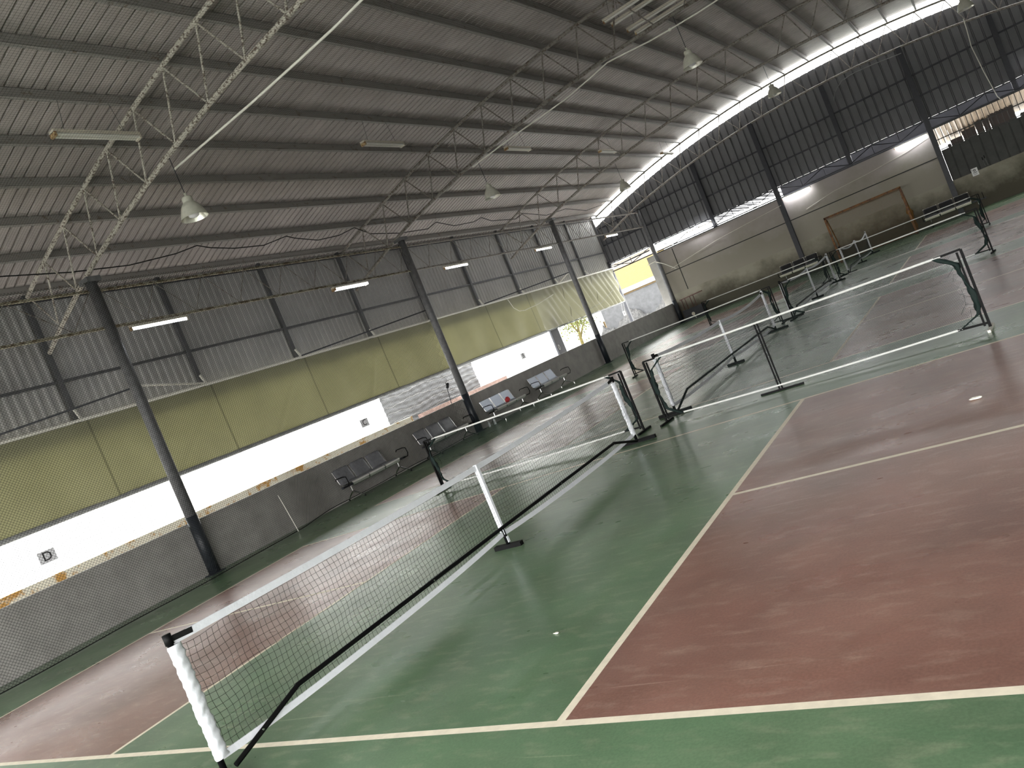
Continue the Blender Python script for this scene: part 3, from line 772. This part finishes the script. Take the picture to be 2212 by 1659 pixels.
# ================================================================== BENCHES
def bench(kind):
    """three-seat beam bench facing +x, origin at the left end of the seats, back feet at x=0"""
    t = thing('waiting_bench', 'bench', 'bench', (0, 0, 0))
    seat = [(0.505, 0.0, 0.345), (0.535, 0, 0.40), (0.52, 0, 0.43), (0.44, 0, 0.435), (0.26, 0, 0.415), (0.15, 0, 0.415), (0.10, 0, 0.45), (0.075, 0, 0.52), (0.03, 0, 0.66), (-0.01, 0, 0.775), (-0.03, 0, 0.785)]
    for k in range(3):
        y0 = 0.01 + 0.58 * k; y1 = y0 + 0.555
        q = MB()
        for (a, b) in zip(seat, seat[1:]):
            q.quad((a[0], y0, a[2]), (b[0], y0, b[2]), (b[0], y1, b[2]), (a[0], y1, a[2]))
            q.quad((a[0] - 0.006, y0, a[2] - 0.012), (a[0] - 0.006, y1, a[2] - 0.012), (b[0] - 0.006, y1, b[2] - 0.012), (b[0] - 0.006, y0, b[2] - 0.012))
        sp = q.build('seat', M['perf'] if kind == 'perf' else M['chrome'], t)
        MB().grid(lambda u, v: ((0.512, 0.541, 0.540, 0.50)[min(3, int(v * 3 + 0.5))], y0 + 0.004 + (y1 - y0 - 0.008) * u, (0.345, 0.398, 0.432, 0.442)[min(3, int(v * 3 + 0.5))]), 1, 3).build('front_edge', M['cream'] if kind == 'dark' else M['edge'], sp)
        q = MB()
        for yy in (y0 + 0.006, y1 - 0.006): q.tube([(p[0], yy, p[2] - 0.006) for p in seat], 0.011, 6)
        q.build('seat_frame', M['chrome'], sp)
        if kind != 'perf':
            def cush(pts, th):
                q = MB(); n = len(pts)
                def fn(u, v):
                    s = v * (n - 1); i = min(n - 2, int(s)); f = s - i
                    a, b = pts[i], pts[i + 1]
                    x = a[0] + (b[0] - a[0]) * f; z = a[2] + (b[2] - a[2]) * f
                    dx, dz = b[0] - a[0], b[2] - a[2]; l = math.hypot(dx, dz); nx, nz = -dz / l, dx / l
                    if nx * 0.5 + nz < 0: nx, nz = -nx, -nz
                    e = (min(1, min(u, 1 - u) / 0.09) * min(1, min(v, 1 - v) / 0.08)) ** 0.5
                    return (x + nx * th * e, y0 + 0.022 + (y1 - y0 - 0.044) * u, z + nz * th * e)
                q.grid(fn, 12, 22); return q
            cush(list(reversed(seat[2:])), 0.035).build('pad', M['pad'] if kind == 'pad' else M['pad_dark'], sp, True)
            if kind == 'dark': MB().tube([(-0.028, y0 + 0.01, 0.80), (-0.028, y1 - 0.01, 0.80)], 0.013, 8).build('top_edge', M['cream'], sp)
    MB().box((0.20, -0.08, 0.335), (0.26, 2.24, 0.385)).build('beam', M['chrome'] if kind == 'perf' else M['steel_dark'], t)
    for yl in (0.19, 1.93):
        q = MB(); q.tube([(0.23, yl, 0.34), (0.23, yl, 0.20)], 0.02, 8); q.tube([(0.56, yl, 0.035), (0.40, yl, 0.11), (0.23, yl, 0.20), (0.10, yl, 0.12), (0.0, yl, 0.035)], [0.012, 0.017, 0.022, 0.017, 0.012], 8)
        lg = q.build('leg', M['chrome'], t)
        q = MB()
        for xx in (0.555, 0.005): q.tube([(xx, yl, 0.0), (xx, yl, 0.04)], 0.017, 8)
        q.build('foot_cap', M['chrome'] if kind == 'perf' else M['black'], lg)
    for ya in (-0.05, 2.16):
        q = MB().tube([(0.23, ya, 0.36), (0.42, ya, 0.37), (0.46, ya, 0.45), (0.44, ya, 0.585), (0.34, ya, 0.605), (0.12, ya, 0.60), (0.09, ya, 0.56)], 0.012, 8)
        q.build('armrest', M['black'], t)
    return t
def place(b, loc, rz, label, group):
    b.location = loc; b.rotation_euler = (0, 0, rz); b['label'] = label; b['group'] = group; return b
G1 = 'three-seat benches along the low wall'
pad = bench('pad')
place(pad, (-9.47, 6.66, 0), 0, 'padded black three-seat bench nearest along the low wall', G1)
place(copy_tree(pad, (0, 0, 0)), (-9.47, 9.76, 0), 0, 'padded black three-seat bench just before the second column', G1)
perf = bench('perf')
place(perf, (-9.47, 13.05, 0), 0, 'silver three-seat bench with a red bag on it, past the second column', G1)
place(copy_tree(perf, (0, 0, 0)), (-9.47, 16.02, 0), 0, 'silver three-seat bench farthest along the low wall, all seats empty', G1)
G2 = 'three-seat benches at the end wall'
drk = bench('dark')
place(drk, (-4.12, 31.05, 0), -PI / 2, 'dark three-seat bench against the end wall between nets and column', G2)
place(copy_tree(drk, (0, 0, 0)), (1.98, 31.0, 0), -PI / 2, 'dark three-seat bench against the end wall beside the goal', G2)

def blob(name, label, cat, c, r, mt, seed, sq=(1, 1, 1)):
    rr = random.Random(seed); q = MB(); n, k = 14, 9; p = [rr.random() * 6 for _ in range(4)]
    def fn(u, v):
        a = 2 * PI * u; b_ = PI * v
        w = r * (1 + 0.16 * math.sin(3 * a + p[0] + 2 * b_) + 0.1 * math.sin(5 * b_ + p[1] + a))
        return (c[0] + sq[0] * w * math.sin(b_) * math.cos(a), c[1] + sq[1] * w * math.sin(b_) * math.sin(a), c[2] + sq[2] * w * math.cos(b_))
    q.grid(fn, n, k); o = q.build(name, mt, None, True); return tag(o, label, cat)
blob('cloth_bag', 'small crumpled red bag on the middle seat of the silver bench', 'bag', (-9.10, 13.98, 0.515), 0.085, M['redbag'], 5, (0.9, 1.1, 0.85))

# bottles by the second column
for i, (x, y_, h, lb) in enumerate(((-9.12, 12.95, 0.24, 'taller clear plastic bottle on the floor by the second column'), (-9.2, 12.75, 0.19, 'shorter clear plastic bottle on the floor by the second column'))):
    t = thing('water_bottle', lb, 'bottle', (x, y_, 0), 'bottles by the second column')
    MB().lathe([(0.0, 0.0), (0.034, 0.002), (0.036, 0.02), (0.034, h * 0.4), (0.036, h * 0.62), (0.03, h * 0.78), (0.013, h * 0.9), (0.013, h * 0.95), (0, h * 0.95)], (x, y_, 0), 14).build('bottle_body', M['glass'], t, True)
    MB().lathe([(0.0, h), (0.016, h), (0.016, h * 0.93), (0.0, h * 0.93)], (x, y_, 0), 12).build('cap', M['pvc'], t)
t = thing('dust_mop', 'thin dark mop leaning on the second column above the low wall', 'mop', (-9.62, 12.1, 1.08))
MB().tube([(-9.66, 12.05, 1.08), (-9.62, 12.12, 1.72)], 0.012, 6).build('handle', M['steel_dark'], t)
MB().bar((-9.62, 12.10, 1.55), (-9.62, 12.20, 1.68), 0.05, 0.06).build('mop_head', M['steel_dark'], t)
t = thing('hose_nozzle', 'small silver nozzle lying on the floor under the second padded bench', 'nozzle', (-9.2, 10.9, 0))
MB().tube([(-9.25, 10.55, 0.018), (-9.2, 10.75, 0.018)], [0.008, 0.012], 8).tube([(-9.2, 10.75, 0.02), (-9.18, 10.83, 0.02)], 0.02, 8).build('nozzle_body', M['chrome'], t)
tag(MB().tube([(-9.3, 8.95, 0.012), (-9.25, 9.6, 0.012), (-9.3, 10.1, 0.012), (-9.25, 10.55, 0.018)], 0.008, 6).build('rubber_hose', M['black_cord']), 'thin black hose lying along the wall under the padded benches', 'hose')

# debris on the court
for i, (x, y_, r_, lb) in enumerate(((3.86, 0.99, 0.035, 'pale dry scrap lying on the red court past the kitchen line'), (1.55, -2.05, 0.016, 'tiny white flake on the green paint near the front sideline'))):
    blob('paper_scrap', lb, 'scrap', (x, y_, r_ * 0.3), r_, M['pvc'], 20 + i, (1.3, 0.7, 0.25))

# ================================================================== FOOTBALL GOAL
gx0, gx1, gy0, gy1, gz = -1.47, 1.58, 30.35, 31.3, 2.03
t = thing('goal_frame', 'orange five-a-side goal with torn net against the end wall', 'goal', (0, gy0, 0))
MB().bar((gx0, gy0, 0), (gx0, gy0, gz), 0.08, 0.08, up=(0, 1, 0)).build('upright', M['orange'], t)
MB().bar((gx1, gy0, 0), (gx1, gy0, gz), 0.08, 0.08, up=(0, 1, 0)).build('upright', M['orange'], t)
MB().bar((gx0 - 0.04, gy0, gz), (gx1 + 0.04, gy0, gz), 0.08, 0.08).build('crossbar', M['orange'], t)
for x in (gx0, gx1):
    q = MB().tube([(x, gy0 + 0.02, gz - 0.02), (x, gy0 + 0.35, gz - 0.1), (x, gy1, 0.9), (x, gy1, 0.03), (x, gy0, 0.03)], 0.022, 8); q.build('side_stay', M['orange'], t)
MB().tube([(gx0, gy1, 0.03), (gx1, gy1, 0.03)], 0.02, 8).build('ground_bar', M['orange'], t)
def gnet(u, v):
    x = gx0 + (gx1 - gx0) * u; x -= 0.12 * math.exp(-((1 - u) / 0.25) ** 2) * math.sin(PI * v)
    if v < 0.25: s = v / 0.25; return (x, gy0 + 0.35 * s, gz - 0.1 * s)
    s = (v - 0.25) / 0.75; return (x, gy0 + 0.35 + 0.6 * s + 0.05 * math.sin(5 * u), gz - 0.1 - 1.83 * s)
q = MB(); strands(q, gnet, 60, 46, 60, 46, 0.0022, 3); q.build('goal_net', M['orange_net'], t)
q = MB(); n = 34; nr = 10
for k in range(n + 1):
    v = k / n; z = gz - 0.05 - 1.75 * v
    rad = 0.03 + 0.055 * math.exp(-((v - 0.60) / 0.10) ** 2) + 0.05 * v * abs(math.sin(9 * v))
    for c in range(nr):
        an = 2 * PI * c / nr; rd = rad * (1 + 0.35 * math.sin(3 * an + 21 * v) + 0.25 * math.sin(5 * an - 33 * v))
        q.v.append((gx1 - 0.02 + 0.06 * v + rd * math.cos(an), gy0 + 0.12 + 0.6 * rd * math.sin(an), z))
for k in range(n):
    for c in range(nr):
        p = k * nr + c; p2 = k * nr + (c + 1) % nr; q.f.append((p, p2, p2 + nr, p + nr)); q.mi.append(0)
q.build('bunched_net', M['orange_net'], t, True)
# brown trolley in the corner
t = thing('rack_trolley', 'red-brown slatted metal rack in the far corner', 'rack', (-8.3, 30.8, 0))
MB().bar((-9.0, 30.9, 1.09), (-7.75, 30.75, 1.14), 0.06, 0.05).build('top_rail', M['brown'], t)
for x in (-8.9, -8.72, -8.45, -8.28):
    MB().bar((x, 30.85, 0.0), (x, 30.85, 1.1), 0.03, 0.03, up=(0, 1, 0)).build('upright', M['brown'], t)
MB().box((-9.0, 30.7, 0.0), (-8.0, 31.2, 0.55)).build('base_crate', M['steel_dark'], t)
t = thing('table_tennis_bat', 'pale round bat propped on the dark crate of the corner rack', 'bat', (-8.5, 30.6, 0.55))
MB().lathe([(0.0, -0.006), (0.085, -0.006), (0.085, 0.006), (0.0, 0.006)], (-8.52, 30.66, 0.26), 18, axis=1).build('blade', M['fixture'], t)
MB().bar((-8.50, 30.66, 0.19), (-8.44, 30.64, 0.015), 0.03, 0.02).build('grip', M['fixture'], t)

# ================================================================== LIGHTING FIXTURES
def tube_fixture(label, c, axis, lit, group, L=1.3, two=False, hang=0.0, rt=0.028):
    t = thing('tube_light', label, 'tube light', c, group)  # roof tubes hang on wires; girder and wall tubes are fixed directly
    ax = Vector((0, 1, 0)) if axis == 'y' else Vector((1, 0, 0)); sd = Vector((1, 0, 0)) if axis == 'y' else Vector((0, 1, 0))
    C = Vector(c)
    MB().bar(C - ax * L / 2 + Vector((0, 0, 0.05)), C + ax * L / 2 + Vector((0, 0, 0.05)), 0.13 if two else 0.06, 0.05).build('housing', M['fixture'], t)
    offs = (-0.045, 0.045) if two else (0.0,)
    for o_ in offs:
        p = C + sd * o_
        MB().tube([p - ax * (L / 2 - 0.04), p + ax * (L / 2 - 0.04)], 0.026 if two else rt, 10).build('tube', M['tube_on'] if lit else M['tube_off'], t)
    for e in (-1, 1):
        p = C + ax * e * (L / 2 - 0.02)
        MB().bar(p - ax * 0.02, p + ax * 0.02, 0.14 if two else 0.055, 0.07).build('end_cap', M['rustcap'] if e < 0 else M['fixture'], t)
    if hang:
        q = MB()
        for e in (-0.35, 0.35): q.tube([C + ax * e * L + Vector((0, 0, 0.07)), C + ax * e * L * 0.8 + Vector((0, 0, hang))], 0.004, 4)
        q.build('hanger', M['steel_dark'], t)
    return t
GA = 'lit tubes under the eave girder'
for c, lb, two in (((XC, 3.98, 5.01), 'lit tube light nearest under the eave girder, by the first column', False), ((XC, 9.69, 5.0), 'lit twin tube light midway between the first and second columns', True),
                   ((XC, 14.62, 4.99), 'lit tube light just past the second column', False), ((XC, 20.52, 5.0), 'lit tube light just before the third column', False),
                   ((XC, 27.05, 5.0), 'lit tube light between the third column and the far corner', False)):
    tube_fixture(lb, c, 'y', True, GA, 1.32, two)
GB = 'lit tubes on the end wall'
for c, lb in (((-2.32, 31.28, 3.57), 'lit tube light over the end wall at the goal side of the first column'), ((2.48, 31.28, 3.58), 'lit tube light over the end wall beside the barred window'),
              ((7.4, 31.28, 4.1), 'lit tube light cut by the frame edge above the barred window'), ((-6.9, 31.25, 3.92), 'lit tube light in the bright gap over the end wall')):
    tube_fixture(lb, c, 'x', True, GB, 1.3, False, 0.0, 0.042)  # extra tube thickness stands in for the bloom around the lamps
GC = 'unlit caged tubes hung under the roof'
for c, lb in (((-6.3, 2.09, 7.41), 'unlit cream twin tube light hung before the nearest truss'), ((-6.3, 9.18, 7.42), 'unlit twin tube light hung before the second truss'),
              ((-6.3, 15.55, 7.41), 'unlit twin tube light just beyond the second truss'), ((-6.3, 22.35, 7.42), 'unlit twin tube light at the third truss'), ((-6.3, 29.0, 7.42), 'unlit twin tube light nearest the bright roof slit')):
    tube_fixture(lb, c, 'y', False, GC, 1.46, True, zroof(6.3) - c[2] - 0.1)
GD = 'bank of four unlit tubes at the second truss'
for c, L, lb in (((-0.70, 12.18, 8.0), 1.3, 'unlit long tube, first of the four beside the second truss'), ((-0.62, 12.68, 8.0), 1.45, 'unlit long tube, second of the four beside the second truss'),
                 ((-0.63, 13.62, 8.0), 1.42, 'unlit long tube, third of the four beside the second truss'), ((-0.62, 14.15, 8.0), 1.42, 'unlit long tube, last of the four beside the second truss')):
    tube_fixture(lb, c, 'x', False, GD, L, False, zroof(0.6) - c[2] - 0.1)
def high_bay(c, label):
    x, y_, z = c
    t = thing('high_bay_lamp', label, 'lamp', c, 'bell-shaped high bay lamps')
    sh_ = MB().lathe([(0.03, 0.315), (0.08, 0.31), (0.088, 0.29), (0.088, 0.225), (0.092, 0.21), (0.125, 0.185), (0.165, 0.12), (0.20, 0.03), (0.222, -0.045), (0.226, -0.055)], (x, y_, z), 28).build('lamp_shade', M['lamp'], t, True)
    MB().lathe([(0.220, -0.055), (0.195, 0.025), (0.158, 0.11), (0.11, 0.17), (0.0, 0.19)], (x, y_, z), 28).build('reflector', M['lamp_in'], sh_, True)
    MB().lathe([(0.0, -0.045), (0.05, -0.04), (0.085, -0.02), (0.09, 0.02), (0.08, 0.12), (0.03, 0.16)], (x, y_, z), 20).build('bulb', M['bulb'], t, True)
    MB().tube([(x, y_, z + 0.32), (x, y_, z + 0.38)], 0.022, 8).build('ceiling_hook', M['lamp'], t)
    MB().tube([(x, y_, z + 0.37), (x - 0.01, y_, zbot(x) - 0.075)], 0.007, 5).build('cable', M['steel_dark'], t)
for c, lb in (((-5.9, 2.9, 5.85), 'bell-shaped lamp hung from the nearest truss'), ((-5.95, 12.4, 5.86), 'bell-shaped lamp hung from the second truss, on the curtain side'),
              ((-6.05, 21.95, 5.86), 'bell-shaped lamp hung from the third truss, on the curtain side'), ((0.1, 12.4, 6.2), 'bell-shaped lamp hung from the middle of the second truss'),
              ((-0.12, 21.95, 6.36), 'bell-shaped lamp against the bright slit, at the middle of the third truss'), ((5.46, 21.95, 6.0), 'bell-shaped lamp near the roof slit, above the hanging white cable')):
    high_bay(c, lb)

# conduits and cables
tag(MB().tube([(-6.0, 2.98, 6.70), (-4.9, 2.98, 6.705), (-3.89, 2.98, 6.71), (-2.63, 2.98, 6.74), (-1.9, 2.98, 6.765), (-1.27, 2.98, 6.81), (-0.3, 2.98, 6.95), (0.5, 2.98, 7.1)], 0.019, 8).build('conduit_pipe', M['pvc'], None, True),
    'long white conduit hanging loose below the nearest truss', 'conduit')
pts = [(-6.15, 12.36, 6.78), (-4.9, 12.38, 6.9), (-3.04, 12.4, 7.02), (-2.3, 12.4, 7.13), (-1.69, 12.4, 7.24), (-1.2, 12.4, 7.2), (-0.6, 12.4, 7.14), (-0.06, 12.33, 7.10), (0.6, 12.32, 7.085), (1.2, 12.33, 7.10), (2.0, 12.36, 7.2)]
t = thing('conduit_pipe', 'thin white conduit drooping below the second truss', 'conduit', (-6.15, 12.4, 6.9))
MB().tube(pts, 0.017, 8).build('pipe_run', M['pvc'], t, True)
MB().lathe([(0.0, -0.04), (0.03, -0.03), (0.036, 0.0), (0.03, 0.03), (0, 0.04)], (-0.06, 12.33, 7.10), 10, axis=0).build('coupling', M['pvc'], t, True)
tag(MB().tube([(0.44, 31.2, 6.5), (0.52, 31.2, 6.7), (0.7, 31.2, 6.9), (1.0, 31.2, 7.09), (1.5, 31.2, 7.14), (2.2, 31.2, 7.1), (3.3, 31.2, 6.98)], 0.02, 6).build('hanging_cable', M['pipe_grey']), 'grey cable curling down against the gable sheet', 'cable')
tag(MB().tube([(5.6, 31.0, 7.05), (5.58, 31.0, 6.68), (5.52, 31.0, 5.97), (5.6, 31.0, 4.88), (5.72, 31.0, 3.8), (5.8, 31.0, 3.6)], 0.018, 6).build('hanging_cable', M['pvc']), 'white cable hanging down to the barred window', 'cable')
cb = [(-9, 6.9), (-4, 6.74), (2.0, 6.74), (3.3, 6.66), (4.63, 6.66), (5.86, 6.80), (6.5, 6.94), (6.85, 6.85), (7.52, 6.77), (8.46, 6.76), (9.33, 6.94), (9.6, 6.86), (10.41, 6.73), (11.3, 6.8), (12.06, 6.98), (12.66, 6.74), (14.0, 6.65), (15.53, 6.68), (16.13, 6.88), (17.1, 6.68), (18.4, 6.74), (19.0, 6.87), (19.6, 6.7), (21.4, 6.66), (22.1, 6.86), (24, 6.66), (26, 6.85), (28, 6.66), (30, 6.85)]
tag(MB().tube([(-10.5, y_, z) for y_, z in cb], 0.013, 6).build('looped_cable', M['black_cord']), 'black cable looping along the eave under the roof', 'cable')
tag(MB().tube([(-9.27, 22.0, 2.25), (-9.9, 24.5, 2.35), (-10.8, 28, 2.75), (-11.6, 31.1, 3.3)], 0.006, 5).build('sagging_wire', M['pipe_grey']), 'thin wire sagging from the third column to the corner', 'wire')
tag(MB().tube([(-11.78, 20.6, 3.85), (-11.76, 20.75, 3.45), (-11.72, 21.0, 3.26), (-11.7, 21.4, 3.22), (-11.72, 22.6, 3.3), (-11.74, 24.2, 3.5)], 0.014, 6).build('loose_conduit', M['pvc']), 'loose pale conduit curving across the curtain before the third column', 'conduit')
tag(MB().tube([(-9.9, 31.05, 3.3), (-9.5, 31.03, 3.33), (-9.1, 31.05, 3.05), (-8.75, 31.45, 2.6)], 0.02, 6).build('bent_conduit', M['pvc']), 'bent pale pipe at the top of the corner column', 'conduit')
tag(MB().tube([(-9.0, 31.48, 3.3 - 0.6), (-6.4, 31.47, 3.1), (-3.1, 31.25, 3.35)], 0.008, 5).build('wall_wire', M['pvc']), 'pale wire drooping across the plastered end wall', 'wire')
tag(MB().tube([(-2.2, 31.48, 2.75), (-0.9, 31.47, 3.0), (0.6, 31.47, 3.1), (2.2, 31.47, 3.28), (3.1, 31.47, 3.45)], 0.008, 5).build('wall_wire', M['pvc']), 'pale wire along the end wall above the goal', 'wire')

# ================================================================== OUTSIDE
q = MB().box((-12.28, YN - 4, -0.05), (-12.08, 13.0, 1.15)); struct(q.build('wall_outside', M['rustwall']), 'rust-streaked white yard wall beyond the low dark wall', 'wall')
q = MB().box((-24.3, -30, -0.05), (-24.0, 15.5, 5.0)); struct(q.build('wall_outside', M['whitewall']), 'bright white neighbouring wall seen through the opening', 'wall')
# crumpled shade cloth
def shade_fn(u, v):
    y_ = 16.1 + 6.4 * u; z = 2.7 - 2.7 * v
    return (-16.0 + 0.012 * math.sin(31 * z + 1.5 * math.sin(2.2 * y_)) + 0.012 * math.sin(11 * y_ + 5 * z + math.sin(9 * z)), y_, z)
t = thing('shade_cloth', 'crumpled pale grey cloth hung outside behind the second column', 'cloth', (-16, 19, 0))
MB().grid(shade_fn, 80, 60).build('cloth_sheet', M['shade'], t, True)
q = MB()
for k in range(4):
    z = 1.05 + 0.33 * k; q.tube([(-15.86, 16.1 + 6.4 * i / 30, z + 0.02 * math.sin(1.9 * i + k) + 0.05 * math.sin(0.45 * i + k * k)) for i in range(31)], 0.005, 5)
q.build('white_rope', M['concrete'], t)
struct(MB().box((-15.75, 17.5, -0.05), (-15.5, 24.0, 0.98)).build('wall_outside', M['brick']), 'low red brick wall outside below the grey cloth', 'wall')
# tree
t = thing('young_tree', 'small yellow-green tree outside beyond the third column', 'tree', (-20, 41, 0))
q = MB()
q.tube([(-20, 40.7, -0.05), (-20, 40.75, 1.0), (-20, 40.9, 1.6), (-20.1, 41.5, 2.6)], [0.13, 0.11, 0.09, 0.06], 8)
q.tube([(-20, 40.78, 1.1), (-20, 41.6, 1.7), (-20, 42.4, 2.2)], [0.08, 0.06, 0.04], 7); q.tube([(-20, 40.85, 1.4), (-20, 40.4, 2.0), (-20, 40.1, 2.8)], [0.07, 0.05, 0.03], 7)
q.build('trunk', M['bark'], t, True)
q = MB(); rr = random.Random(11)
for k in range(900):
    c = Vector((-20 + rr.gauss(0, 0.5), 41.2 + max(-1.8, min(1.9, rr.gauss(0, 1.0))), 2.5 + rr.gauss(0, 0.55)))
    a = Vector((rr.gauss(0, 1), rr.gauss(0, 1), rr.gauss(0, 1))).normalized() * 0.1; b_ = a.orthogonal().normalized() * 0.05
    q.quad(c - a, c + b_, c + a, c - b_)
tag(q.build('foliage', M['leaf'], t), kind='stuff')
t = thing('street_building', 'pale building with an ochre door and green panel beyond the tree', 'building', (-22, 47, 0))
MB().box((-23, 43.9, -0.05), (-20.1, 52, 3.2)).build('wall_block', M['whitewall'], t)
MB().box((-20.1, 45.05, 0), (-20.0, 45.7, 1.5)).build('door', M['ochre'], t)
MB().box((-20.1, 45.75, 0), (-20.02, 47.1, 1.45)).build('panel', M['tealwall'], t)
# yard shed seen through the corner opening
t = thing('yard_shed', 'yellow-roofed shed and rubble heap seen through the far corner opening', 'shed', (-15, 42, 0))
q = MB()
for k in range(28):
    z0 = 2.98 + 0.055 * k; yb = 42.0 + 0.06 * k
    q.quad((-18.5, yb, z0), (-13.3, yb, z0), (-13.3, yb + 0.03, z0 + 0.045), (-18.5, yb + 0.03, z0 + 0.045)); q.quad((-18.5, yb + 0.03, z0 + 0.045), (-13.3, yb + 0.03, z0 + 0.045), (-13.3, yb + 0.06, z0 + 0.055), (-18.5, yb + 0.06, z0 + 0.055))
q.build('yellow_roof', M['yellow'], t)
MB().box((-18.5, 41.9, 2.72), (-13.3, 42.0, 3.0)).build('fascia', M['whitewall'], t)
MB().box((-18.5, 42.0, 2.60), (-13.3, 42.1, 2.72)).build('orange_trim', M['ochre'], t)
MB().box((-18.5, 42.05, 0), (-13.3, 42.2, 2.62)).build('wall_panel', M['palegrey'], t)
q = MB()
def heap(u, v):
    x = -18.6 + 7 * u; h = 1.7 * (0.75 + 0.25 * math.sin(2.2 * x) + 0.05 * math.sin(9 * x)); 
    return (x, 40.6 + 1.3 * v + 0.1 * math.sin(7 * x + 9 * v), h * math.sin(PI / 2 * v) + 0.05 * math.sin(19 * x + 11 * v) - 0.06)
q.grid(heap, 60, 20); q.build('rubble_heap', M['rubble'], t)
t = thing('hanging_awning', 'pale corrugated awning under the girder of the far corner opening', 'awning', (-11, 33, 4))
q = MB()
for k in range(16):
    x0 = -12.9 + 0.2 * k; q.quad((x0, 32.0, 4.1), (x0 + 0.13, 32.0, 4.1), (x0 + 0.13, 35.0, 3.95), (x0, 35.0, 3.95)); q.quad((x0 + 0.13, 32.0, 4.1), (x0 + 0.2, 32.0, 4.14), (x0 + 0.2, 35.0, 3.99), (x0 + 0.13, 35.0, 3.95))
q.build('roof_sheet', M['creamroof'], t)
MB().bar((-12.6, 32.3, 3.98), (-10.0, 32.3, 4.02), 0.06, 0.06).build('batten', M['steel_dark'], t)
# dark neighbouring roof behind the end wall and cream roof behind the bars
t = thing('rear_shed', 'dark shed with cream corrugated roof behind the end wall gap', 'shed', (3, 34, 0))
MB().box((-3.2, 33.0, -0.05), (3.2, 33.15, 4.24)).build('shed_wall', M['darkshed'], t)
MB().box((3.2, 33.0, 3.78), (14, 33.15, 4.26)).build('shed_eave', M['darkshed'], t)
q = MB()
for k in range(60):
    x0 = 3.2 + 0.18 * k; q.quad((x0, 33.3, 3.86), (x0 + 0.12, 33.3, 3.86), (x0 + 0.12, 36.5, 3.15), (x0, 36.5, 3.15)); q.quad((x0 + 0.12, 33.3, 3.86), (x0 + 0.18, 33.3, 3.82), (x0 + 0.18, 36.5, 3.11), (x0 + 0.12, 36.5, 3.15))
q.build('cream_roof', M['creamroof'], t)
q = MB()
for (xa, xc_, h) in ((3.55, 3.7, 3.0), (3.7, 4.2, 3.12), (4.2, 4.75, 3.28), (4.75, 5.05, 3.42), (5.05, 5.3, 3.36), (5.3, 6.25, 3.5), (6.4, 7.0, 3.0)): q.box((xa, 35.0, 0), (xc_ - 0.03, 36, h))
q.build('stored_crates', M['crate'], t)
t = thing('slatted_canopy', 'broken dark slatted canopy behind the end wall gap', 'canopy', (-6, 33, 4))
q = MB()
for k in range(16):
    x0 = -7.2 + 0.22 * k + 0.05 * math.sin(k * 3.1); q.bar((x0, 32.9, 4.28), (x0 + 0.5, 34.2, 4.02 + 0.02 * (k % 3)), 0.10 + 0.05 * (k % 2), 0.03)
q.build('slat_panel', M['darkshed'], t)

# ================================================================== LIGHT
w = bpy.data.worlds.new('overcast'); SC.world = w; w.use_nodes = True
nt = w.node_tree; bg = nt.nodes['Background']
tcw = nt.nodes.new('ShaderNodeTexCoord'); sxw = nt.nodes.new('ShaderNodeSeparateXYZ'); nt.links.new(tcw.outputs['Generated'], sxw.inputs[0])
rw_ = nt.nodes.new('ShaderNodeValToRGB'); rw_.color_ramp.elements[0].position = 0.0; rw_.color_ramp.elements[1].position = 0.6
rw_.color_ramp.elements[0].color = (1.0, 0.985, 0.95, 1); rw_.color_ramp.elements[1].color = (0.93, 0.96, 0.97, 1)
nt.links.new(sxw.outputs['Z'], rw_.inputs['Fac']); nt.links.new(rw_.outputs['Color'], bg.inputs['Color'])
bg.inputs['Strength'].default_value = 2.0

def portal(name, loc, rot, sx_, sy_):
    ld = bpy.data.lights.new(name, 'AREA'); ld.shape = 'RECTANGLE'; ld.size = sx_; ld.size_y = sy_; ld.cycles.is_portal = True
    o = bpy.data.objects.new(name, ld); COL.objects.link(o); o.location = loc; o.rotation_euler = rot
portal('daylight_opening', (-11.9, 5.75, 1.3), (0, -PI / 2, 0), 2.6, 51.5)
portal('daylight_opening', (0, YN - 0.1, 2.1), (PI / 2, 0, 0), 24, 4.2)
portal('daylight_opening', (0, 31.6, 8.0), (-PI / 2, 0, 0), 24, 2.2)

SC.view_settings.view_transform = 'Standard'; SC.view_settings.look = 'None'; SC.view_settings.gamma = 1.0
SC.view_settings.use_curve_mapping = False
SC.view_settings.exposure = 2.75
SC.render.engine = 'CYCLES'
SC.cycles.use_denoising = True
SC.cycles.max_bounces = 10; SC.cycles.diffuse_bounces = 6; SC.cycles.glossy_bounces = 4
SC.cycles.sample_clamp_indirect = 8.0
